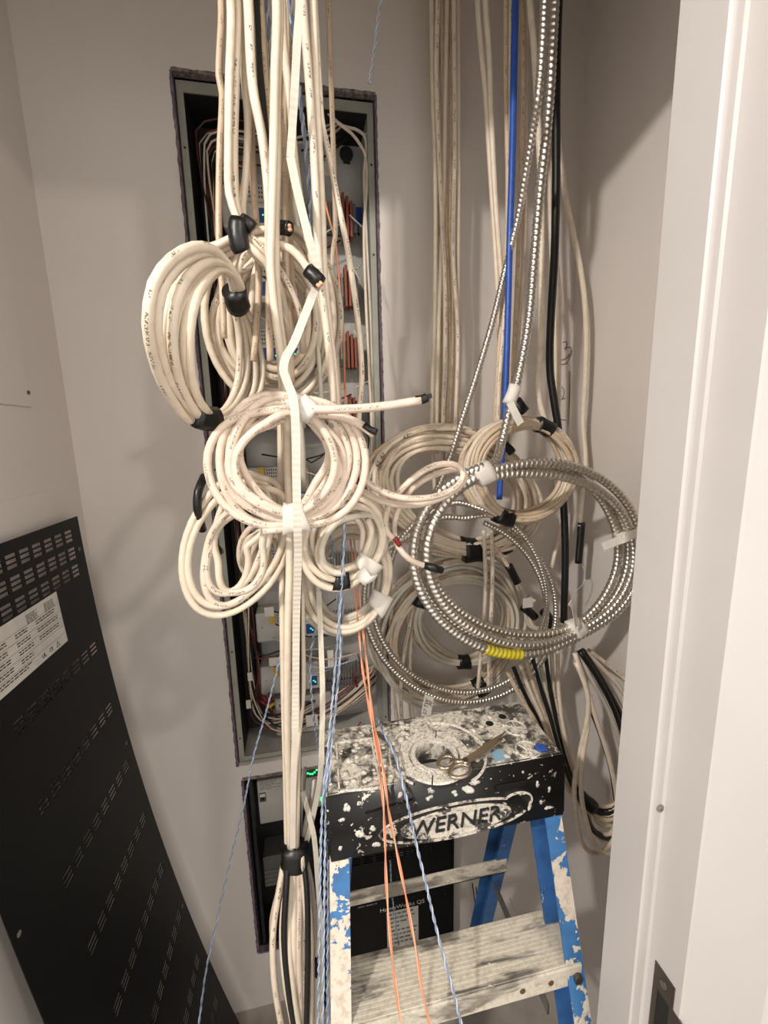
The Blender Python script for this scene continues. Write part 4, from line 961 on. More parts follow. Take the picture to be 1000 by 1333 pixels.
# black tape with the cut-off stub at the neck of L2
o = empty('cable_tie_bundle', (-0.0514,0.6,1.8656), 'black tape bunching three hanging cream cables above the left coils', 'cable bundle')
for i, (s, mt) in enumerate(((hang([(-0.0475,0.6,2.1064),(-0.0563,0.6,2.0217),(-0.063,0.6,1.9519),(-0.0657,0.6,1.9093),(-0.0583,0.6,1.8813),(-0.0532,0.6,1.8655),(-0.0428,0.61,1.8482),(-0.024,0.625,1.8345),(-0.0069,0.64,1.8018),(-0.0001,0.66,1.7482)]), 'cream'), (hang([(-0.0398,0.61,2.1157),(-0.0464,0.61,2.0545),(-0.0523,0.61,2.0037),(-0.0569,0.61,1.9581),(-0.0592,0.61,1.9079),(-0.0556,0.61,1.8859),(-0.0502,0.61,1.8724),(-0.0358,0.6,1.8552),(-0.0154,0.61,1.836),(0.0089,0.63,1.7917),(0.0142,0.65,1.7361)]), 'creamp'), (hang([(-0.0373,0.625,2.1283),(-0.0396,0.625,2.0533),(-0.0392,0.625,2.0014),(-0.0465,0.625,1.9419),(-0.053,0.625,1.9068),(-0.0519,0.61,1.874),(-0.0487,0.6,1.8545),(-0.0289,0.6,1.8363),(-0.0118,0.615,1.8058),(-0.0058,0.64,1.7543)]), 'cream'))):
    tube('cable', s, .0047, M[mt], o)
for i, s in enumerate(([(-0.1295,0.64,1.8416),(-0.1066,0.62,1.8515),(-0.0834,0.61,1.8566),(-0.0574,0.605,1.8664),(-0.0315,0.61,1.8752),(-0.0011,0.6,1.8762)], [(-0.1255,0.65,1.8388),(-0.0967,0.63,1.8513),(-0.0703,0.615,1.8593),(-0.0545,0.61,1.8652),(-0.0274,0.615,1.8731),(-0.0032,0.603,1.873)], [(-0.1157,0.66,1.8427),(-0.0891,0.64,1.8499),(-0.0618,0.62,1.8582),(-0.0418,0.61,1.8624),(-0.0209,0.6,1.8577),(0.0048,0.585,1.8454),(0.0275,0.55,1.805)])):
    tube('cable', s, .005, M['cream'], o)
wrap('tape', [(-0.0564,0.598,1.8789),(-0.0582,0.597,1.8665),(-0.0575,0.597,1.8529),(-0.0555,0.6,1.8481)], .0118, .0115, M['tape_b'], o, 5)
wrap('tape', [(-0.0529,0.6,1.8808),(-0.0458,0.598,1.877),(-0.04,0.6,1.8722)], .008, .007, M['tape_b'], o, 6, (0, 0, 1))
q = MB(); a = Vector((-0.052,0.597,1.877)); b = Vector((-0.0497,0.59,1.8841)); q.cyl(a, b, .006, 8, .0008); q.build('tape_end', M['tape_b'], o)
wrap('tape', [(-0.0067,0.6,1.8759),(-0.0002,0.592,1.872),(0.0034,0.588,1.8697)], .0085, .0065, M['tape_b'], o, 7, (0, 0, 1))
wrap('tape', [(0.0215,0.548,1.8099),(0.0282,0.545,1.8034),(0.0348,0.543,1.7956)], .0085, .0075, M['tape_b'], o, 8, (1, 0, .8))
for s in ([(0.0009,0.59,1.8746),(0.0045,0.583,1.871)], [(0.0015,0.59,1.8695),(0.0052,0.583,1.8668)], [(0.0329,0.541,1.7965),(0.036,0.536,1.7917)], [(0.0302,0.541,1.7939),(0.0332,0.536,1.7892)]):
    tube('conductor', s, .0022, M['orange2'], o, 6)

# --- L3: front coil
R3 = Ring((-0.0194,0.545,1.5892), (0.0571,0.545,1.5865), (-0.014,0.545,1.6599), .0235, .0085, 21, [(80*D2R, .5), (-80*D2R, .55)])
l3 = coil('cream front coil at the left, tinted for pinkish light, taped white top and bottom', R3,
     [(4.6, 80, 1, 'pink'), (4.5, 75, -1, 'pink')], [], r=.0051, cols=8, wob=.55,
     tails=[([(0.0098,0.525,1.652),(0.0291,0.52,1.6506),(0.0646,0.515,1.6507),(0.105,0.51,1.6534),(0.1439,0.505,1.6588)], 'pink', .0052), ([(0.0161,0.54,1.6456),(0.0392,0.54,1.6453),(0.0625,0.54,1.6394),(0.0794,0.54,1.6307),(0.0927,0.54,1.62)], 'pink', .0052)])
wrap('tape', [(0.0014,0.53,1.6595),(0.0107,0.53,1.6514),(0.0185,0.53,1.6451)], .0135, .013, M['tape_w'], l3, 3, (0, 0, 1))
wrap('tape', [(-0.0055,0.534,1.6634),(0.0046,0.53,1.6542),(0.011,0.53,1.6399)], .011, .012, M['tape_w'], l3, 4, (0, 0, 1))
tape('tape', R3, -80*D2R, .013, M['tape_w'], l3, .0051, grow=.0022)
wrap('tape', [(0.1376,0.506,1.659),(0.1458,0.505,1.6597),(0.1512,0.504,1.6622)], .0055, .0045, M['tape_b'], l3, 4, (0, 0, 1))
q = MB(); a = Vector((0.1477,0.505,1.6606)); q.hexa([a+Vector((0, -.001, -.004)), a+Vector((.010, -.001, .001)), a+Vector((.010, .001, .001)), a+Vector((0, .001, -.004))], [a+Vector((0, -.001, .004)), a+Vector((.009, -.001, .006)), a+Vector((.009, .001, .006)), a+Vector((0, .001, .004))]); q.build('tape_end', M['tape_b'], l3)
wrap('tape', [(0.0798,0.536,1.6324),(0.087,0.534,1.6267),(0.0952,0.532,1.6227)], .0042, .004, M['tape_b'], l3, 5, (0, 0, 1))
# --- L4: loose loops below left
R4 = Ring((-0.0882,0.6,1.4732), (-0.0373,0.61,1.4747), (-0.0635,0.6,1.5588), .0260, .018, 33, [(80*D2R, .6)])
coil('loosely wound cream cable loops at the lower left, beside the front coil', R4, [(3, 95, 1, 'cream'), (2.5, 85, -1, 'creamp')], r=.005, cols=5, wob=.75)
R4b = Ring((-0.0648,0.7,1.433), (-0.0319,0.7,1.433), (-0.0619,0.7,1.4737), .014, .012, 35)
coil('small cream coil half hidden between the loose lower left loops and the strap', R4b, [(3, 0, 1, 'creamp'), (2, 60, -1, 'cream')], r=.0048, cols=4)
# black taped ends left of the front coil
one('tape_strip', 'black tape wrapped on cables at the left edge of the front coil', 'tape', [(-0.1291,0.62,1.5701),(-0.1344,0.6,1.5518),(-0.1375,0.6,1.5294),(-0.1379,0.62,1.4959)], .0055, 'tape_b')
one('tape_strip', 'short black tape piece behind the loose lower left loops', 'tape', [(-0.1357,0.66,1.4684),(-0.128,0.65,1.4622),(-0.1251,0.66,1.4534)], .0055, 'tape_b')
# --- L5 / L6: two coils right of and under the front coil
R5 = Ring((0.0585,0.625,1.463), (0.1097,0.63,1.4653), (0.0648,0.63,1.5211), .0185, .012, 41, [(-50*D2R, .35)])
l5 = coil('cream coil under the front coil with a white tape tab at lower right', R5, [(4, 120, -1, 'cream'), (3.5, 90, 1, 'greyc'), (1, 40, -1, 'cream')],
     [(-45, .011, 'tape_w', [(0.0757,0.6,1.4239), (0.0866,0.6,1.4088), (0.0993,0.6,1.4124)]), ], r=.0052, cols=5, wob=.45)
tape('tape', R5, -92*D2R, .013, M['tape_b'], l5, .003, grow=.0005, loose=.62)
wrap('tape', [(0.0254,0.6,1.5311),(0.0365,0.6,1.5413),(0.0481,0.605,1.551)], .017, .012, M['tape_w'], l5, 9, (1, 0, .9))
R6 = Ring((0.0683,0.7,1.3821), (0.1377,0.7,1.3856), (0.0753,0.71,1.4677), .0165, .012, 43, [(-30*D2R, .3)])
coil('larger cream cable coil behind, its lower arc below the white tape tab', R6, [(4, 120, -1, 'cream'), (3, 60, 1, 'greyc')], [(-35, .013, 'tape_w')], r=.0052, cols=5, wob=.45)
# --- loop reaching right from the front coil
one('looped_cable', 'single cream cable looping right from the front coil over the conduit', 'cable', [(0.0746,0.6,1.5784),(0.0861,0.58,1.5584),(0.1092,0.58,1.5424),(0.1352,0.58,1.5325),(0.1641,0.58,1.5299),(0.1945,0.59,1.5314),(0.2239,0.6,1.5412),(0.2365,0.605,1.5561),(0.2347,0.61,1.5673),(0.2202,0.61,1.5746),(0.1941,0.61,1.5733),(0.1694,0.61,1.5619),(0.1447,0.61,1.5415),(0.1279,0.62,1.5181),(0.1222,0.63,1.4908),(0.1254,0.63,1.4714),(0.136,0.63,1.461)], .0048, 'pink')
one('looped_cable', 'lower cream cable of the loop reaching right, joined at a pink tip', 'cable', [(0.0682,0.62,1.5507),(0.0863,0.6,1.54),(0.1104,0.6,1.5266),(0.1431,0.6,1.5181),(0.182,0.61,1.5178),(0.2173,0.615,1.5281),(0.2412,0.62,1.5428),(0.248,0.625,1.5562),(0.2399,0.63,1.5644),(0.2151,0.63,1.5619),(0.1809,0.63,1.5492),(0.1565,0.64,1.5255),(0.1425,0.645,1.4965),(0.1372,0.64,1.4709),(0.1418,0.63,1.4484),(0.1575,0.63,1.4286),(0.18,0.64,1.4138),(0.1969,0.645,1.407)], .0048, 'pink')
tag(tube('splice', [(0.1352,0.626,1.4644),(0.1387,0.626,1.4581),(0.1434,0.626,1.4517)], .0042, M['red'], None, 8), 'small red and pink splice on the looped cable end', 'splice')
one('tape_strip', 'black tape on the looped cable where it meets the conduit coil', 'tape', [(0.1879,0.645,1.4104),(0.1961,0.63,1.4104),(0.2134,0.64,1.402)], .0065, 'tape_b')

# --- hanging cables of the left bundle
GL = 'cream cables hanging in the left bundle'
LBL = ['leftmost cream cable of the left bundle, hanging clear over the cabinet edge',
       'printed cream cable slanting right beside the black cable in the left bundle',
       'tan cable hanging just right of the black cable in the left bundle',
       'thin tan cable hanging behind the black tape bunch of the left bundle',
       'bright foremost cream cable hanging down the middle of the left bundle',
       'cream cable hanging close behind the foremost one, on its right',
       'cream cable slanting right behind the upper part of the white webbing strap',
       'tan cable hanging straight between the foremost cable and the webbing strap',
       'tan cable at the back, hanging just left of the bend of the strap',
       'rightmost cream cable at the top of the left bundle',
       'printed cream cable hanging right beside the webbing strap',
       'printed cream cable bowing furthest right over the connectors of the tall cabinet',
       'tan cable hanging straight in front of the rusty brown connectors in the cabinet',
       'thin greyish cable slanting right behind the strap, above the lower tape stub',
       'greyish cable at the back of the left bundle, behind the tall oval coil']
for s, r, m in (([(-0.0614,0.64,2.1374),(-0.0709,0.64,2.0579),(-0.0685,0.64,2.0394),(-0.0774,0.64,1.9732),(-0.0867,0.64,1.8774),(-0.0879,0.64,1.8201),(-0.0908,0.64,1.7529)], .0042, 'tan'),
                ([(-0.0282,0.6,2.109),(-0.0295,0.6,2.0246),(-0.0226,0.6,1.9748),(-0.0201,0.6,1.935),(-0.0197,0.6,1.9016),(-0.0233,0.6,1.8366),(-0.0204,0.6,1.7827),(-0.017,0.6,1.7173),(-0.0186,0.63,1.6294),(-0.02,0.63,1.5201),(-0.026,0.62,1.3837),(-0.0372,0.615,1.1997),(-0.0479,0.61,0.9644)], .0056, 'creamp'),
                ([(-0.0151,0.625,2.1313),(-0.0152,0.625,2.0689),(-0.0133,0.625,2.0172),(-0.0138,0.625,1.9702),(-0.0164,0.625,1.918),(-0.0226,0.625,1.8548),(-0.0291,0.625,1.7893),(-0.0318,0.625,1.7213)], .0046, 'tan'),
                ([(-0.0328,0.64,2.0695),(-0.038,0.64,1.9765),(-0.0388,0.64,1.902),(-0.0401,0.64,1.8314),(-0.0481,0.64,1.7635),(-0.0551,0.64,1.7236)], .0046, 'tan'),
                ([(0.0034,0.575,2.0928),(-0.003,0.575,2.0224),(-0.0101,0.575,1.9424),(-0.0182,0.575,1.8612),(-0.0217,0.575,1.8233),(-0.0204,0.575,1.7759),(-0.0169,0.575,1.7315),(-0.0137,0.59,1.6873),(-0.0175,0.61,1.5875),(-0.0221,0.6,1.4593),(-0.0331,0.6,1.3333),(-0.0432,0.6,1.1723),(-0.0507,0.6,0.976)], .0052, 'cream'),
                ([(0.0068,0.585,2.1014),(-0.0017,0.585,2.0113),(-0.0063,0.585,1.9411),(-0.0126,0.585,1.8725),(-0.0159,0.585,1.7965),(-0.0138,0.585,1.7426),(-0.009,0.6,1.6884),(-0.0128,0.62,1.5653),(-0.0186,0.605,1.412),(-0.0253,0.605,1.2432),(-0.0304,0.6,1.1169),(-0.0412,0.6,0.9737)], .0048, 'cream'),
                ([(0.0098,0.61,2.1224),(0.0093,0.61,2.0734),(0.0135,0.61,2.0103),(0.0144,0.61,1.9641),(0.0189,0.61,1.9133),(0.0265,0.61,1.8606),(0.0375,0.61,1.806),(0.0448,0.61,1.7489),(0.0482,0.61,1.6894),(0.0497,0.61,1.6276)], .0047, 'cream'),
                ([(0.0158,0.64,2.1478),(0.0137,0.64,2.0995),(0.0051,0.64,2.0235),(0.0017,0.64,1.9534),(-0.0032,0.64,1.8615),(-0.0045,0.64,1.7743),(-0.0053,0.64,1.6929)], .0046, 'tan'),
                ([(0.023,0.66,2.1653),(0.0159,0.66,2.0634),(0.0072,0.66,1.955),(0.003,0.66,1.8693),(0.0039,0.66,1.7793)], .0046, 'tan'),
                ([(0.0448,0.6,2.1189),(0.0445,0.6,2.0453),(0.0448,0.6,1.9611),(0.0447,0.6,1.8824),(0.0438,0.6,1.8252),(0.047,0.6,1.7658),(0.052,0.6,1.6982),(0.0531,0.6,1.6274),(0.0473,0.6,1.543)], .0047, 'cream'),
                ([(0.0327,0.59,2.1091),(0.0351,0.59,2.0418),(0.0366,0.59,1.9871),(0.0372,0.59,1.9475),(0.0373,0.59,1.8777),(0.0376,0.59,1.8269),(0.0422,0.59,1.7633),(0.0465,0.59,1.7065),(0.0469,0.59,1.6476),(0.0391,0.59,1.5658)], .0050, 'creamp'),
                ([(0.0536,0.66,2.0408),(0.0617,0.66,1.9963),(0.0717,0.66,1.938),(0.0823,0.66,1.8821),(0.0908,0.66,1.8178),(0.0964,0.66,1.7527),(0.0972,0.66,1.706),(0.0922,0.66,1.6615),(0.0835,0.66,1.5813)], .0042, 'creamp'),
                ([(0.0811,0.8,1.9618),(0.0743,0.8,1.9257),(0.0689,0.8,1.8646),(0.0722,0.8,1.7892),(0.0756,0.8,1.711),(0.075,0.8,1.6298)], .0042, 'tan'),
                ([(0.0124,0.7,1.9638),(0.0172,0.7,1.9159),(0.0248,0.7,1.8751),(0.0327,0.7,1.8115),(0.0375,0.7,1.7226),(0.0376,0.7,1.6292)], .0036, 'greyc'),
                ([(0.005,0.72,1.9751),(0.0016,0.72,1.9025),(-0.0083,0.72,1.8157),(-0.007,0.72,1.7254),(0.0042,0.72,1.6302),(0.0035,0.72,1.5302)], .0046, 'greyc')):
    one('hanging_cable', LBL.pop(0), 'cable', hang(s), r, m, GL)
one('hanging_cable', 'black cable hanging among the cream ones in the left bundle', 'cable', hang([(-0.0203,0.62,2.1265),(-0.0218,0.62,2.0708),(-0.0205,0.62,2.0263),(-0.019,0.62,1.9837),(-0.016,0.62,1.933),(-0.0167,0.62,1.8532),(-0.0203,0.62,1.7691)]), .0048, 'blackw')
one('hanging_cable', 'black cable beside the cream run down to the black tape band', 'cable', [(-0.0051,0.66,1.6295),(-0.0096,0.63,1.4736),(-0.0195,0.62,1.2843),(-0.0284,0.615,1.1313),(-0.0386,0.615,0.9567)], .0042, 'blackw')
for sd, s, m in (('left', [(-0.025,0.66,1.6465),(-0.0308,0.66,1.5393),(-0.0363,0.64,1.4257),(-0.0438,0.62,1.2622),(-0.0496,0.61,1.112),(-0.0563,0.61,0.9664)], 'cream'), ('right', [(-0.0031,0.66,1.4662),(-0.0111,0.64,1.3495),(-0.017,0.63,1.2262),(-0.0274,0.6,1.1695),(-0.0402,0.595,1.0689),(-0.0479,0.595,0.9808)], 'cream')):
    one('hanging_cable', 'cream cable at the %s side of the straight run above the black tape band' % sd, 'cable', m=m, pts=s, r=.0048, group='cables above the black tape band')
# flat webbing straps
st = empty('pull_strap', (-0.0077,0.5,1.5038), 'white ribbed webbing strap hanging in front of the left coils down past the ladder', 'strap')
ribbon('strap', hang([(0.0277,0.56,2.0838),(0.0232,0.56,2.048),(0.0181,0.56,2.0041),(0.0136,0.57,1.9726),(0.0089,0.575,1.94)]), .0088, .0014, M['strap'], st, [(.9, -.2, 0), (.9, .1, 0), (1, 0, 0)], .5, .0035)
ribbon('strap', [(0.0089,0.575,1.94),(0.0133,0.57,1.9099),(0.0178,0.56,1.8813),(0.0246,0.555,1.8471),(0.0327,0.555,1.8145),(0.0332,0.56,1.8027),(0.0235,0.55,1.7789),(0.0122,0.545,1.7535),(-0,0.54,1.7266),(-0.0096,0.53,1.7094),(-0.0129,0.525,1.6951),(-0.0086,0.52,1.6793),(-0.0036,0.512,1.6616),(-0.003,0.507,1.6273),(-0.0053,0.507,1.575),(-0.0075,0.505,1.5212),(-0.0091,0.52,1.48),(-0.0165,0.55,1.3883),(-0.0233,0.565,1.2916),(-0.0296,0.57,1.2051)], .0096, .0014, M['strap'], st, None, .6, .0035)
ribbon('strap', [(-0.0296,0.57,1.2051),(-0.0373,0.575,1.1134),(-0.046,0.585,0.9912)], .0085, .0014, M['strap'], st)
o = ribbon('flat_strap', [(0.0169,0.655,1.3787),(0.0156,0.64,1.2951),(0.0137,0.62,1.228),(0.0083,0.6,1.1634),(0.0026,0.595,1.1013),(-0.0116,0.6,1.0301),(-0.027,0.61,0.9653)], .0082, .0016, M['greyc']); tag(o, 'grey-beige flat strap hanging left of the ladder top, right of the cream bundle', 'strap')
o = ribbon('flat_strap', [(-0.0262,0.61,1.066),(-0.0187,0.6,1.0316),(-0.0124,0.59,0.9978),(-0.0108,0.585,0.916),(-0.0103,0.58,0.8319),(-0.0138,0.575,0.7142)], .0078, .0016, M['greyc']); tag(o, 'grey flat strap crossing behind the taped bundle beside the left ladder rail', 'strap')
one('hanging_cable', 'grey cable crossing the flat strap beside the ladder', 'cable', [(-0.0061,0.62,1.0741),(-0.0129,0.62,1.0397),(-0.0254,0.62,0.9913),(-0.0332,0.62,0.9409)], .0046, 'greyc')
one('hanging_cable', 'thin cream cable behind the grey strap beside the ladder', 'cable', [(-0.0217,0.65,1.0728),(-0.0301,0.65,1.0151),(-0.0373,0.65,0.9556),(-0.0392,0.65,0.8772),(-0.0305,0.65,0.793),(-0.0278,0.65,0.6895)], .0042, 'greyc')

# taped bundle with its loops fanning out below
bl = empty('cable_bundle', (-0.0457,0.6,0.9588), 'cream and black cables bound by a black tape band, fanning out beside the ladder', 'cable bundle')
wrap('tape', [(-0.0434,0.6,0.9771),(-0.0446,0.6,0.9571),(-0.0467,0.6,0.9414)], .0225, .0175, M['tape_b'], bl, 12)
for s, m, r in (([(-0.0585,0.6,0.9662),(-0.0691,0.59,0.9252),(-0.0819,0.58,0.8676),(-0.0864,0.575,0.831),(-0.088,0.57,0.7686),(-0.0832,0.57,0.6766),(-0.073,0.57,0.5608)], 'creamp', .0052), ([(-0.0533,0.595,0.9706),(-0.0602,0.595,0.9168),(-0.0689,0.57,0.8611),(-0.0692,0.56,0.7779),(-0.0628,0.56,0.6864),(-0.0581,0.57,0.5549)], 'cream', .0056), ([(-0.0494,0.59,0.9752),(-0.0547,0.59,0.9067),(-0.06,0.565,0.852),(-0.0586,0.555,0.7761),(-0.0534,0.555,0.6804),(-0.0497,0.56,0.5706)], 'cream', .005), ([(-0.0447,0.59,0.9741),(-0.0488,0.59,0.9051),(-0.0519,0.565,0.8496),(-0.0556,0.56,0.7673),(-0.0575,0.56,0.6732)], 'cream', .0052), ([(-0.0388,0.59,0.9726),(-0.0405,0.59,0.9029),(-0.0449,0.565,0.8476),(-0.0485,0.56,0.765),(-0.0503,0.56,0.6706)], 'pink', .0052), ([(-0.0341,0.59,0.9715),(-0.0333,0.59,0.901),(-0.0391,0.57,0.8238),(-0.0479,0.56,0.6697)], 'creamp', .0056), ([(-0.0311,0.6,0.9596),(-0.0273,0.59,0.8994),(-0.0277,0.58,0.8062),(-0.0364,0.57,0.6483)], 'cream', .0048), ([(-0.0304,0.61,0.9483),(-0.0221,0.6,0.9008),(-0.0199,0.59,0.8054),(-0.0294,0.58,0.6285)], 'greyc', .0046),
                 ([(-0.0549,0.6,0.9654),(-0.0587,0.58,0.9345),(-0.0665,0.562,0.8581),(-0.065,0.553,0.7661),(-0.0605,0.555,0.683)], 'blackw', .005), ([(-0.0335,0.6,0.9602),(-0.0284,0.58,0.9267),(-0.0307,0.562,0.8475),(-0.0372,0.555,0.7536),(-0.0423,0.55,0.685)], 'blackw', .0046), ([(-0.0426,0.61,0.9513),(-0.0481,0.6,0.8774),(-0.0557,0.6,0.7703),(-0.0593,0.59,0.622)], 'blackw', .005), ([(-0.0679,0.62,0.904),(-0.0875,0.61,0.8447),(-0.0913,0.61,0.8067),(-0.0899,0.6,0.7649)], 'tan', .004),
                 ([(-0.0158,0.6,0.8532),(-0.0133,0.59,0.8113),(-0.0206,0.585,0.7717),(-0.0229,0.585,0.7014),(-0.0307,0.58,0.629)], 'cream', .0046), ([(-0.0237,0.61,0.8892),(-0.0166,0.6,0.8379),(-0.0104,0.59,0.7947),(-0.0163,0.585,0.7318),(-0.0197,0.58,0.6419)], 'cream', .004)):
    tube('cable', s, r, M[m], bl)
wrap('tape', [(-0.0167,0.583,0.7766),(-0.0177,0.582,0.7577),(-0.0186,0.581,0.7403)], .0065, .006, M['tape_b'], bl, 14)

# --- twisted pairs
def twisted(label, pts, r, m1, m2, pitch=.026, group=None, cat='wire pair'):
    o = empty('twisted_pair', pts[-1], label, cat, group); c = catmull(pts, .004); t, A, B = frames(c)
    s = np.concatenate([[0], np.cumsum(np.linalg.norm(np.diff(c, axis=0), axis=1))]); n = int(s[-1]/.003); q = np.linspace(0, s[-1], n)
    I = lambda X: np.stack([np.interp(q, s, X[:, k]) for k in range(3)], 1)
    c, A, B = I(c), I(A), I(B)
    for k, m in ((0, m1), (1, m2)):
        ph = 2*PI*q/pitch+PI*k; h = c+A*(np.cos(ph)*r)[:, None]+B*(np.sin(ph)*r)[:, None]
        sweep('wire', [(h, r*.98)], M[m], o, 6)
    return o
twisted('blue and white twisted pair slanting down across the lower left wall, the leftmost pair', [(-0.0285,0.66,1.3557),(-0.0505,0.7,1.2589),(-0.0865,0.74,1.1287),(-0.1195,0.76,1.0231),(-0.1478,0.77,0.9093),(-0.182,0.77,0.7924),(-0.2119,0.74,0.6908),(-0.227,0.7,0.6424),(-0.226,0.62,0.6305)], .0011, 'bluew', 'bluew2')
twisted('blue twisted pair dropping behind the flat strap to the lower cabinet', [(0.0077,0.66,1.3127),(-0.0026,0.68,1.2494),(-0.0034,0.72,1.137),(0.0024,0.8,0.995),(0.0109,0.95,0.8122),(0.0117,1.05,0.6791)], .0012, 'bluew', 'bluew2')
twisted('blue pair hanging through the coil with the tape tab, then past the ladder', [(0.0742,0.7,1.567),(0.0593,0.62,1.4944),(0.0531,0.6,1.4478),(0.047,0.62,1.3641),(0.0362,0.62,1.277),(0.0259,0.6,1.213),(0.0152,0.555,1.1715),(0.0067,0.53,1.0952),(-0.0028,0.5,0.9782),(-0.0146,0.47,0.8132)], .0011, 'bluew', 'bluew2')
twisted('grey-blue twisted pair close beside the blue pair hanging past the ladder top', [(0.0392,0.72,1.5089),(0.041,0.68,1.4711),(0.0469,0.7,1.4002),(0.0484,0.68,1.3261),(0.0467,0.66,1.2676),(0.0345,0.62,1.2116),(0.02,0.56,1.173),(0.0117,0.535,1.1019),(0.0044,0.515,0.9966),(-0.0086,0.485,0.7851)], .0011, 'bluew2', 'bluew')
twisted('blue twisted pair hanging against the left ladder rail', [(0.0643,0.72,1.461),(0.06,0.7,1.3719),(0.0526,0.69,1.2795),(0.0411,0.66,1.2269),(0.0256,0.58,1.1884),(0.0088,0.545,1.1436),(-0.0015,0.52,1.0695),(-0.0103,0.5,0.9542),(-0.0212,0.48,0.7983)], .0011, 'bluew', 'bluew2')
twisted('blue twisted pair lying over the ladder top, across the lettering and the step', [(0.1054,0.655,1.1418),(0.1034,0.6,1.1606),(0.1122,0.545,1.1556),(0.1158,0.5,1.1318),(0.1286,0.498,1.0563),(0.1339,0.475,1.0239),(0.1427,0.455,0.9707),(0.1494,0.43,0.9342),(0.1557,0.418,0.9062),(0.1626,0.405,0.8678)], .0012, 'bluew', 'bluew2')
twisted('blue and white pair ending in mid-air near the top of the back wall', hang([(0.1666,0.8,2.2998),(0.1621,0.8,2.2683),(0.1546,0.8,2.2254),(0.1452,0.8,2.1838)]), .002, 'bluew', 'white', .03)
for s, gname in (([(-0.0082,0.64,2.1446),(-0.0069,0.64,2.097),(-0.0066,0.64,2.0476),(-0.0093,0.64,1.979)], 'left'), ([(0.0202,0.63,2.1402),(0.0223,0.63,2.1003),(0.0242,0.63,2.0525),(0.0299,0.63,1.9854),(0.0324,0.63,1.9238),(0.0365,0.63,1.869),(0.043,0.7,1.8334),(0.0489,0.75,1.7543)], 'right')):
    twisted('blue-grey pair among the upper left cables, ' + gname + ' of the foremost cream cable', hang(s), .0018, 'bluew2', 'bluew', .03, 'blue pairs in the upper left bundle')
twisted('light blue pair seen against the cabinet behind the printed cable', [(0.0371,0.9,2.2358),(0.0413,0.9,2.1664),(0.0448,0.9,2.0794),(0.0463,0.9,2.0019),(0.0508,0.9,1.9217),(0.0721,0.9,1.8102),(0.0825,0.9,1.6619),(0.0819,0.9,1.5363)], .0019, 'bluew', 'bluew2', .03)
# orange wires over the ladder top
for s, m, lab in (([(0.0762,0.72,1.4602),(0.0803,0.72,1.3912),(0.0817,0.7,1.314),(0.0827,0.66,1.2352),(0.0856,0.6,1.1838),(0.0861,0.545,1.1604),(0.084,0.502,1.1365),(0.0851,0.498,1.079),(0.0813,0.475,1.0249),(0.0802,0.45,0.9705),(0.0812,0.43,0.9309),(0.0837,0.405,0.8961)], 'orange', 'orange wire pair over the ladder top, the left strand'),
                  ([(0.0828,0.72,1.4597),(0.0874,0.72,1.3624),(0.0901,0.67,1.2568),(0.089,0.605,1.1864),(0.0895,0.55,1.1684),(0.0883,0.51,1.1586),(0.0916,0.5,1.1125),(0.1001,0.49,1.0529),(0.1072,0.465,0.9992),(0.1136,0.44,0.9432),(0.1163,0.425,0.9082),(0.1204,0.405,0.883)], 'orange2', 'pale orange wire over the ladder top, the right strand')):
    o = twisted(lab, s, .0011, m, 'orange2' if m == 'orange' else 'orange', .12)
one('loose_wire', 'orange wire running down inside the upper cabinet behind the cables', 'wire', [(0.0692,0.85,2.0292),(0.0771,0.85,1.9951),(0.0853,0.85,1.9629),(0.0902,0.85,1.8804),(0.0931,0.85,1.8137),(0.0921,0.85,1.7167),(0.0931,0.85,1.6301),(0.093,0.85,1.5096),(0.0925,0.85,1.4151)], .0019, 'orange')
twisted('grey pair hanging behind the ladder in front of the black cover', [(0.1472,0.8,0.6775),(0.1489,0.8,0.5936),(0.1562,0.8,0.5054),(0.167,0.8,0.3904)], .0011, 'bluew2', 'bluew')

# --- right-hand cables hanging near the back wall
MID = ['leftmost thin cream cable', 'third thin printed cable from the left', 'fifth thin cream cable from the left', 'sixth thin tan cable from the left', 'seventh thin printed cable from the left', 'rightmost thin cream cable', 'second thin tan cable from the left', 'fourth thin tan cable from the left']
GR = 'thin cables in the middle hanging close to the back wall'
for s, m in (([(0.2928,0.93,2.4237),(0.2937,0.93,2.2993),(0.2994,0.93,2.1136),(0.297,0.93,1.8817),(0.2891,0.93,1.627),(0.2957,0.93,1.4897)], 'cream'), ([(0.3016,0.92,2.4167),(0.2983,0.92,2.2929),(0.3058,0.92,2.109),(0.3173,0.92,1.8795),(0.3123,0.92,1.6264),(0.3178,0.92,1.4724)], 'creamp'), ([(0.3231,0.93,2.4278),(0.3202,0.93,2.2764),(0.3172,0.93,2.1149),(0.3072,0.93,1.8819),(0.2997,0.93,1.61)], 'cream'), ([(0.3343,0.94,2.4375),(0.3369,0.94,2.1771),(0.3341,0.94,2.0354),(0.3415,0.94,1.8856),(0.3318,0.94,1.6092)], 'tan'), ([(0.3332,0.92,2.421),(0.3361,0.92,2.1658),(0.3338,0.92,1.9837),(0.3449,0.92,1.8189),(0.3391,0.92,1.609)], 'creamp'), ([(0.3446,0.93,2.4307),(0.3483,0.93,2.1172),(0.3487,0.93,1.8053),(0.3538,0.93,1.5916)], 'cream'), ([(0.3037,0.95,2.4416),(0.3128,0.95,2.3543),(0.3047,0.95,2.2749),(0.3107,0.95,2.0961),(0.3172,0.95,1.8564),(0.3134,0.95,1.5923)], 'tan'), ([(0.3158,0.94,2.435),(0.3205,0.94,2.23),(0.3275,0.94,1.991),(0.3349,0.94,1.7912),(0.3246,0.94,1.6094)], 'tan')):
    one('hanging_cable', '%s of the straight group right of the cabinet' % MID.pop(0), 'cable', hang(s), .0047, m, GR)
GM = 'pair of cream cables hanging between the middle group and the blue cable'
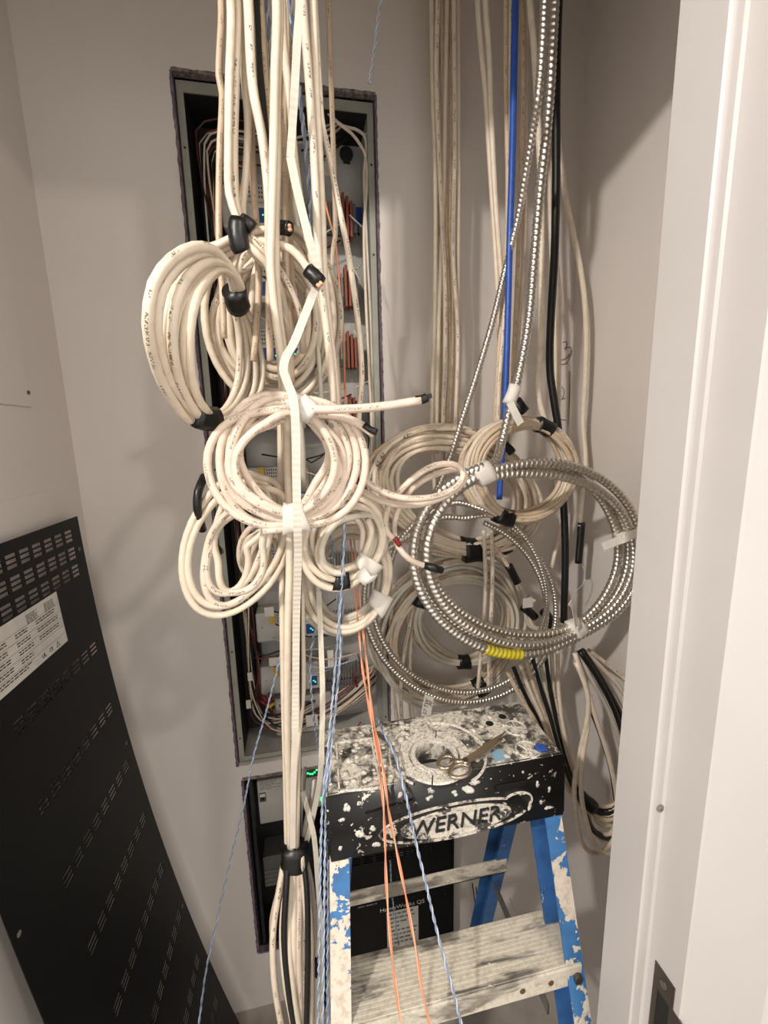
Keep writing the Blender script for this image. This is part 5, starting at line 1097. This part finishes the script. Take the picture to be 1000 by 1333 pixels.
for side, s in zip(('left', 'right'), ([(0.3559,0.86,2.3748),(0.3645,0.86,2.2944),(0.3731,0.86,2.2352),(0.3906,0.86,2.0585),(0.4056,0.86,1.8944),(0.4156,0.86,1.7627),(0.424,0.86,1.639)], [(0.3661,0.85,2.3679),(0.375,0.85,2.2883),(0.3797,0.85,2.2048),(0.3923,0.85,2.0539),(0.4063,0.85,1.9333),(0.4175,0.85,1.82),(0.4243,0.85,1.6387)])):
    one('hanging_cable', side + ' cream cable of the slanting pair between the middle group and the blue cable', 'cable', hang(s), .0054, 'cream', GM)
GB = 'cream cables hanging either side of the blue cable'
for lab, s, m in (('tan cable hanging left of the blue cable, the outer of two there', [(0.4005,0.84,2.3644),(0.4044,0.84,2.2251),(0.411,0.84,2.1019),(0.4124,0.84,1.9978),(0.4066,0.84,1.8603),(0.3997,0.84,1.7446),(0.3963,0.84,1.6078)], 'tan'), ('printed cream cable hanging against the left side of the blue cable', [(0.4057,0.83,2.3569),(0.4085,0.83,2.2188),(0.4137,0.83,2.0968),(0.4098,0.83,1.9669),(0.4057,0.83,1.8295),(0.399,0.83,1.7137),(0.3983,0.83,1.6078)], 'creamp'), ('tan cable hanging against the right side of the blue cable', [(0.431,0.84,2.3685),(0.4366,0.84,2.2526),(0.4384,0.84,2.1169),(0.4378,0.84,1.9992),(0.4345,0.84,1.8036),(0.4281,0.84,1.6844),(0.4245,0.84,1.5755)], 'tan'), ('cream cable between the blue cable and the armoured conduit', [(0.445,0.85,2.3787),(0.4489,0.85,2.2365),(0.4525,0.85,2.0975),(0.4542,0.85,1.9632),(0.4469,0.85,1.7911),(0.4421,0.85,1.6225)], 'cream')):
    one('hanging_cable', lab, 'cable', hang(s), .0046, m, GB)
one('hanging_cable', 'bright blue cable hanging from the ceiling down behind the conduit', 'cable', hang([(0.398,0.8,2.3312),(0.3987,0.8,2.2206),(0.3995,0.8,2.1038),(0.3988,0.8,1.9801),(0.3988,0.8,1.8221),(0.3973,0.8,1.6523),(0.3932,0.8,1.5628),(0.3902,0.8,1.4857)]), .0062, 'blue')
one('hanging_cable', 'cream cable hanging left of the black cable into the tape of the round coil', 'cable', hang([(0.4245,0.8,2.3348),(0.4342,0.8,2.2699),(0.4458,0.8,2.1676),(0.4565,0.8,2.0594),(0.4631,0.8,1.9448),(0.4688,0.8,1.7817),(0.4654,0.8,1.7101),(0.4739,0.8,1.666),(0.487,0.8,1.636)]), .0058, 'cream')
one('hanging_cable', 'thick black cable hanging from the ceiling on the right, behind the conduit', 'cable', hang([(0.4948,0.83,2.369),(0.4954,0.83,2.2997),(0.4982,0.83,2.2162),(0.5053,0.83,2.0782),(0.5082,0.83,1.9583),(0.5062,0.83,1.8317),(0.5088,0.83,1.7436),(0.5205,0.83,1.6828),(0.5343,0.83,1.6203),(0.5521,0.83,1.4897),(0.5653,0.83,1.3517),(0.5706,0.83,1.1877)]), .0078, 'blackw')
one('hanging_cable', 'cream cable bowing out to the right, ending in a black taped tip', 'cable', [(0.5416,0.9,2.24),(0.5512,0.9,2.1867),(0.5721,0.9,2.0902),(0.605,0.9,1.9895),(0.6245,0.9,1.9141),(0.6353,0.9,1.8356),(0.6398,0.9,1.7378),(0.6406,0.9,1.6362),(0.6378,0.88,1.5499),(0.612,0.85,1.467),(0.6049,0.84,1.408)], .0058, 'cream')
bow = [o for o in COL.objects if o.get('label', '').startswith('cream cable bowing out')][0]
wrap('tape', [(0.6082,0.84,1.4166),(0.6085,0.84,1.3813),(0.6064,0.84,1.3223)], .0085, .007, M['tape_b'], bow)
GC = 'cream cables hanging just right of the black cable'
for lab, s in zip(('thin cream cable nearest the thick black cable on its right', 'thin cream cable behind the black cable, reappearing below the round coil'), ([(0.5394,0.91,2.2052),(0.552,0.91,2.0936),(0.5634,0.91,1.9762),(0.5743,0.91,1.9076),(0.5796,0.91,1.772),(0.5857,0.91,1.6203),(0.5892,0.91,1.4779)], [(0.5519,0.93,2.1324),(0.5621,0.93,1.9987),(0.5723,0.93,1.9055),(0.5827,0.93,1.7753),(0.5908,0.93,1.6556),(0.6105,0.93,1.5481),(0.6227,0.93,1.4361),(0.5782,0.9,1.2935)])):
    one('hanging_cable', lab, 'cable', [(s[0][0], s[0][1], TOP+.002)]+s, .0048, 'cream', GC)

# --- right-hand coils
Q1 = Ring((0.3375,0.885,1.4848), (0.5094,0.89,1.4666), (0.3141,0.885,1.6098), .030, .020, 51, [(-85*D2R, .3)])
q1 = coil('wide coil of thin cream cable behind the conduit, its left arcs in the open', Q1, [(6, 100, 1, 'cream'), (5, 90, -1, 'creamp'), (4, 120, 1, 'tan')], [(-88, .015, 'tape_b'), (-62, .010, 'tape_b', None, .8)], r=.0049, cols=9, wob=.6)
Q2 = Ring((0.4405,0.8,1.5395), (0.5597,0.81,1.534), (0.4369,0.8,1.6384), .0165, .016, 53, [(67*D2R, .5), (-115*D2R, .4)])
q2 = coil('round coil of thin cream cable high up behind the top of the conduit coil', Q2, [(5, 66, 1, 'cream'), (5, 66, -1, 'tan'), (3, 66, 1, 'creamp')], [(66, .014, 'tape_b'), (-112, .014, 'tape_b')], r=.0048, cols=6, wob=.55)
wrap('tape', [(0.4207,0.8,1.6813),(0.4255,0.79,1.6689),(0.4356,0.79,1.6571)], .010, .004, M['tape_b'], q2, 5, (1, 0, .5)); wrap('tape', [(0.4089,0.82,1.5922),(0.4192,0.82,1.5857),(0.4262,0.82,1.5762)], .009, .004, M['tape_b'], q2, 6, (1, 0, .5))
Q3 = Ring((0.3726,0.93,1.1693), (0.4982,0.93,1.1595), (0.3715,0.93,1.2788), .019, .014, 55, [(-95*D2R, .5), (150*D2R, .4)])
coil('small cream coil low behind the conduit, with a black tape band at its bottom', Q3, [(5, 150, 1, 'greyc'), (4, 150, -1, 'cream')], [(-92, .013, 'tape_b'), (152, .013, 'tape_b')], r=.0049, cols=6, wob=.5)
Q4 = Ring((0.3465,0.955,1.1244), (0.5206,0.955,1.1335), (0.3478,0.95,1.3073), .034, .020, 57, [(-65*D2R, .45)])
coil('big loose coil of cream cable at the back, hanging down behind the ladder top', Q4, [(6, 110, 1, 'greyc'), (5, 80, -1, 'cream'), (3, 100, 1, 'tan')], [(-62, .017, 'tape_b')], r=.0049, cols=9, wob=.8)
for lab, s in zip(('leftmost but one thin strand hanging down through the back coils', 'thin strand hanging beside the left inner edge of the small low coil', 'leftmost thin strand hanging at the outer left of the back coils', 'left printed strand of the straight pair crossing inside the conduit coil', 'right printed strand of the straight pair crossing inside the conduit coil'), ([(0.2554,0.93,1.2552),(0.2218,0.93,1.1234),(0.2084,0.93,1.0043),(0.2149,0.93,0.8123)], [(0.2483,0.94,1.2137),(0.2351,0.94,1.0764),(0.2373,0.94,0.9518),(0.2538,0.94,0.8191)], [(0.1992,0.95,1.2724),(0.1883,0.95,1.1174),(0.1934,0.95,0.994),(0.2066,0.95,0.8636)], [(0.3851,0.86,1.4095),(0.391,0.86,1.2859),(0.3859,0.86,1.1574),(0.3768,0.86,1.0236)], [(0.4054,0.865,1.4071),(0.41,0.865,1.2824),(0.4071,0.865,1.1525),(0.4059,0.865,1.0261)])):
    one('hanging_cable', lab, 'cable', s, .0047, 'creamp', 'strands hanging down through the back coils')
stub = one('cable_end', 'cream cable end with a flat black tape tip inside the conduit coil, upper right', 'cable', [(0.4083,0.87,1.3795),(0.4287,0.865,1.3492),(0.4456,0.86,1.3207),(0.4573,0.86,1.3016)], .0045, 'tan')
wrap('tape', [(0.4455,0.86,1.3243),(0.4573,0.86,1.3034),(0.4693,0.86,1.2805)], .0095, .006, M['tape_b'], stub)
# handwritten tag on the back coil, black number marks
tg = empty('cable_tag', (0.2329,0.79,1.0675), 'white paper tag with handwriting hanging just above the ladder top', 'tag')
a = Vector((0.2137,0.77,1.0486)); b = Vector((0.2333,0.77,1.0384)); c1 = Vector((0.2418,0.77,1.0862)); d = Vector((0.2222,0.77,1.096)); n = Vector((0, .0008, 0))
q = MB(); q.hexa([a, b, b+n, a+n], [d, c1, c1+n, d+n]); q.build('paper', M['label_white'], tg)
up = (d-a).normalized(); 
text_mesh('handwriting', '57 TW', .0122, M['ink'], tuple((a+b+c1+d)/4+Vector((-.003, -.0006, 0))), up, (-(b-a).normalized()), tg, .0001, .2)
text_mesh('handwriting', '30', .0115, M['ink'], tuple((a+b+c1+d)/4+Vector((.006, -.0006, .006))), up, (-(b-a).normalized()), tg, .0001, .2)
for i, (pa, pb) in enumerate((((0.1821,0.858,1.5655), (0.1903,0.858,1.5792)), ((0.1964,0.858,1.5603), (0.2078,0.858,1.5739)), ((0.2455,0.858,1.6162), (0.2667,0.858,1.6234)), ((0.1541,0.61,1.5501), (0.1608,0.6,1.5553)))):
    pass

for th in (152, 141, 116):
    want = Vector(Q1.at(th*D2R, .026)); best = None
    for ch in q1.children:
        if not ch.name.startswith('cable'): continue
        for v in ch.data.vertices:
            if abs(v.co.x-want.x) < .014 and abs(v.co.z-want.z) < .014 and (best is None or v.co.y < best.y): best = v.co.copy()
    if best is None: continue
    a, b = Vector(Q1.at(th*D2R)), Vector(Q1.at((th-3)*D2R)); x = (b-a).normalized(); x.y = 0
    text_mesh('number_mark', '62', .0115, M['ink'], (best.x, best.y-.0007, best.z), x, Vector((-x.z, 0, x.x)), q1, .0003, .25)
# ---------------------------------------------------------------- armoured conduit
BXR = .0084
G1 = Ring((0.411,0.7,1.3929), (0.6223,0.715,1.3721), (0.4042,0.7,1.5597), .020, .010, 61, [(118*D2R, .45), (-62*D2R, .45)])
cd = empty('conduit_coil', (0.4189,0.7,1.1993), 'big coil of shiny armoured metal conduit with white tape wraps', 'conduit')
sl = [(.025, .011), (.003, .012), (-.020, .010), (.014, -.010), (-.010, -.010), (.020, .002)]
lead = hang([(0.4345,0.74,2.2869),(0.4336,0.74,2.225),(0.4327,0.74,2.1612),(0.4289,0.74,2.095),(0.4222,0.74,2.0265),(0.4154,0.74,1.9198),(0.4082,0.74,1.8078),(0.391,0.74,1.7101),(0.3777,0.74,1.6592),(0.3642,0.74,1.6061),(0.3312,0.7,1.5677)])
for k, (n, a0, s, ld) in enumerate(((2.0, 118, sl[0:3], lead), (1.9, 112, sl[3:6], None))):
    pts = G1.turns(n, a0*D2R, BXR, 1, s, 30, .5); bx('conduit', ([*ld] if ld else [])+pts, BXR, M['bx'], cd)
for a, hf, seed in ((118, .016, 3), (-62, .013, 4)):
    tape('tape', G1, a*D2R, hf, M['tape_w'], cd, BXR, None, 1.0, .0015, seed)
ribbon('tape_end', [(0.4934,0.675,1.2575),(0.4819,0.67,1.2838),(0.4741,0.665,1.3047),(0.464,0.66,1.3136)], .0125, .0008, M['tape_w'], cd, [(1, .3, .1), (.8, .6, .3), (1, .2, .5)])
tape('tape', G1, 14*D2R, .010, M['tape_w'], cd, BXR, None, .7, .001, 9)
ribbon('tape', [(0.637,0.7,1.4272),(0.5828,0.675,1.4216),(0.575,0.7,1.4058),(0.5716,0.72,1.3934)], .015, .0008, M['tape_w'], cd, (0, .1, 1))
# yellow band on the outer turn, and a fainter one on an inner turn
def band(a0, a1, rad, dep, m, nm='paint_band', grow=.0012):
    c = np.array([G1.at((a0+(a1-a0)*i/12)*D2R, rad, dep) for i in range(13)]); return bx(nm, [tuple(p) for p in c], BXR+grow, M[m], cd)
yb_ = band(-116, -97, .0255, .0108, 'yellow'); yb_['label'] = 'yellow painted length of conduit'
# tape at the upper bend where the conduit comes down, with its tab
wrap('tape', [(0.3686,0.705,1.697),(0.3634,0.705,1.6817),(0.3567,0.705,1.6664)], .0108, .0105, M['tape_w'], cd, 15)
ribbon('tape_end', [(0.3518,0.69,1.6679),(0.3581,0.685,1.6524),(0.37,0.685,1.632)], .014, .0008, M['tape_w'], cd, (1, .1, .4))
# thinner conduit behind: long loop hanging down to the ladder top
G2 = Ring((0.3309,0.84,1.2457), (0.5381,0.83,1.2191), (0.3317,0.86,1.4502), .0085, .004, 63)
c2 = empty('conduit_loop', (0.3172,0.8,1.0333), 'thinner armoured conduit hanging in a double loop behind, down to the ladder top', 'conduit')
lead = hang([(0.3836,0.68,2.2307),(0.3825,0.68,2.174),(0.3847,0.69,2.1176),(0.3941,0.72,2.0908),(0.4019,0.755,2.0442),(0.4055,0.785,1.9916),(0.3951,0.81,1.9123),(0.3794,0.825,1.8277),(0.3541,0.84,1.7297),(0.3312,0.85,1.6527),(0.3104,0.86,1.5784),(0.2802,0.86,1.5073),(0.2265,0.85,1.4222),(0.1683,0.85,1.3852)])
pts = [tuple(G2.at((150+i*12)*D2R, .009, .003)) for i in range(0, 52)]
pts = [tuple(G2.at((158+i*12)*D2R, (.009 if i < 24 else -.009), (.004 if i < 24 else -.005))) for i in range(0, 54)]
bx('conduit', lead+pts, .0066, M['bx'], c2, .0072)
G2b = [tuple(G2.at((100-i*12)*D2R, -.004, .012)) for i in range(0, 9)]
bx('conduit', [(0.1672,0.85,1.3354),(0.1932,0.85,1.3999),(0.2386,0.845,1.447),(0.3069,0.84,1.4763)]+[(p[0], p[1], p[2]) for p in [(0.3492,0.8,1.4691),(0.4081,0.8,1.4434),(0.4616,0.8,1.3877),(0.4967,0.8,1.3142),(0.5135,0.81,1.2389),(0.5135,0.83,1.1755)]], .0062, M['bx'], c2, .0072)

# ---------------------------------------------------------------- looped bundles at the lower right
GA = empty('cable_bundle', (0.5884,0.72,0.7812), 'bundle of cream and black cables running down along the right edge of the ladder top', 'cable bundle')
ms = ['tan', 'blackw', 'cream', 'tan', 'blackw', 'greyc', 'blackw', 'creamp', 'cream']
s0 = resamp([(0.4177,0.8,1.107),(0.4379,0.78,1.0557),(0.4727,0.76,0.9899),(0.4927,0.74,0.927),(0.5269,0.73,0.853),(0.5681,0.72,0.8014),(0.62,0.71,0.7684),(0.662,0.71,0.7751)], 12); s1_ = resamp([(0.5652,0.84,1.1169),(0.5593,0.82,1.0218),(0.5557,0.79,0.9445),(0.5633,0.76,0.8683),(0.5751,0.74,0.8243),(0.6047,0.73,0.7918),(0.6466,0.73,0.7789),(0.6814,0.73,0.8119)], 12)
rr = random.Random(17)
for k, m in enumerate(ms):
    t = k/(len(ms)-1); p = s0*(1-t)+s1_*t; p = p+np.array([[0, rr.uniform(-.008, .008), rr.uniform(-.003, .003)]])*np.sin(np.linspace(0, PI, 12))[:, None]
    tube('cable', [tuple(q) for q in p], .0047, M[m], GA)
wrap('tape', [(0.558,0.735,0.8285),(0.5723,0.727,0.8134),(0.5926,0.722,0.7961)], .016, .015, M['tape_b'], GA, 18, (.5, 0, 1))
GBn = empty('cable_bundle', (0.5547,0.74,1.1436), 'fan of cream and black cables below the conduit coil, by the right wall', 'cable bundle')
for s, m, r in (([(0.537,0.73,1.1719),(0.5616,0.72,1.1193),(0.6113,0.72,1.0323),(0.6586,0.72,0.9129),(0.6933,0.73,0.7893)], 'greyc', .0046), ([(0.5534,0.74,1.1647),(0.5954,0.74,1.1064),(0.6479,0.74,1.0315),(0.7006,0.74,0.9377)], 'cream', .0046), ([(0.57,0.75,1.1573),(0.6178,0.75,1.1083),(0.668,0.75,1.0498),(0.7256,0.75,0.9551)], 'cream', .0046), ([(0.5848,0.76,1.1538),(0.6367,0.76,1.111),(0.6845,0.76,1.0675),(0.7399,0.76,1.0041)], 'creamp', .0046),
                 ([(0.5349,0.72,1.1774),(0.5738,0.715,1.1205),(0.6175,0.715,1.0437),(0.6545,0.72,0.9608),(0.692,0.73,0.8496)], 'blackw', .0056), ([(0.5475,0.73,1.174),(0.5911,0.72,1.1064),(0.6421,0.72,1.0183),(0.6803,0.72,0.928)], 'blackw', .0056), ([(0.5826,0.735,1.0266),(0.6118,0.735,0.9568),(0.6411,0.735,0.8747),(0.6697,0.74,0.7644)], 'blackw', .005),
                 ([(0.5193,0.715,1.1787),(0.5405,0.705,1.114),(0.5668,0.7,1.0354),(0.6028,0.7,0.9394),(0.6302,0.705,0.8548),(0.6524,0.72,0.7773),(0.6503,0.73,0.7066),(0.6285,0.74,0.7011)], 'cream', .005), ([(0.5203,0.71,1.1612),(0.5413,0.7,1.1),(0.5465,0.7,1.0475),(0.5357,0.7,0.9697),(0.5264,0.7,0.8895),(0.5347,0.7,0.8126),(0.56,0.71,0.7284),(0.5913,0.715,0.6852),(0.625,0.72,0.6757),(0.6613,0.73,0.6937),(0.6867,0.73,0.75)], 'cream', .005), ([(0.5567,0.71,1.0827),(0.5483,0.7,1.0209),(0.5372,0.695,0.9465),(0.5407,0.695,0.8633),(0.5621,0.7,0.7874),(0.5805,0.7,0.7363),(0.6147,0.71,0.6851),(0.6516,0.72,0.6651),(0.6922,0.73,0.6865)], 'cream', .005), ([(0.5994,0.74,1.1023),(0.6429,0.74,1.023),(0.6854,0.74,0.9306),(0.7096,0.74,0.8374)], 'greyc', .0046),
                 ([(0.5968,0.74,0.7596),(0.6184,0.74,0.7034),(0.6505,0.74,0.675),(0.6945,0.74,0.686)], 'greyc', .0046), ([(0.6125,0.745,0.7554),(0.6308,0.745,0.7225),(0.6639,0.745,0.7109),(0.6999,0.745,0.7427)], 'cream', .0046), ([(0.5803,0.735,0.7782),(0.6075,0.735,0.7215),(0.6413,0.735,0.693),(0.691,0.735,0.6773)], 'blackw', .006)):
    tube('cable', s, r, M[m], GBn)
# hanging ends seen behind the conduit centre right
ks = empty('cable_bundle', (0.5771,0.95,1.1547), 'short black-taped cream cable ends behind the lower right of the conduit coil', 'cable bundle')
for s, m in (([(0.5418,0.93,1.2177),(0.5308,0.93,1.1784),(0.545,0.93,1.1358),(0.5884,0.93,1.1162)], 'greyc'), ([(0.5548,0.93,1.2063),(0.5396,0.93,1.1672),(0.5623,0.93,1.1276),(0.6004,0.93,1.1358)], 'cream'), ([(0.6443,0.92,1.1602),(0.6068,0.92,1.1395),(0.5654,0.92,1.1153),(0.5405,0.92,1.1058)], 'tan')): tube('cable', s, .0052, M[m], ks)
wrap('tape', [(0.5193,0.925,1.1917),(0.5377,0.92,1.1777),(0.5529,0.92,1.1619)], .010, .008, M['tape_b'], ks, 3, (0, 0, 1)); wrap('tape', [(0.569,0.91,1.1826),(0.5871,0.91,1.1544),(0.597,0.91,1.1246)], .012, .010, M['tape_b'], ks, 4)
q = MB(); a = (0.519,0.9,1.2117); q.box((a[0]-.012, a[1], a[2]-.012), (a[0]+.014, a[1]+.002, a[2]+.012)); q.build('paper_tag', M['label_white'], ks)
# thin bare wires behind the rear ladder rail
for lab, s, m in (('thin black wire on the back wall between black cover and rear ladder leg', [(0.4179,0.97,0.3392),(0.4285,0.97,0.2553),(0.4399,0.97,0.1409),(0.4491,0.97,0.023)], 'blackw'), ('thin rusty wire on the back wall beside the rear ladder leg', [(0.4299,0.97,0.3227),(0.4361,0.97,0.2258),(0.4383,0.97,0.0843)], 'rust'), ('thin black wire hanging in front of the wall above the ladder crossbar', [(0.2979,0.99,0.4768),(0.3249,0.99,0.3659),(0.3436,0.99,0.294)], 'blackw'), ('thin grey wire end right of the rear ladder leg', [(0.5376,0.97,0.2531),(0.5705,0.97,0.1596),(0.6104,0.97,0.0464)], 'greyc')):
    tag(tube('loose_wire', s, .0016, M[m], None, 6), lab, 'wire', 'loose wire ends behind the ladder')
tag(tube('loose_wire', [(0.6102,0.84,1.3238),(0.6255,0.84,1.2989),(0.6196,0.84,1.2681),(0.6008,0.84,1.255)], .0008, M['bluew'], None, 5), 'hair-thin wire tail below the black taped cable tip', 'wire')
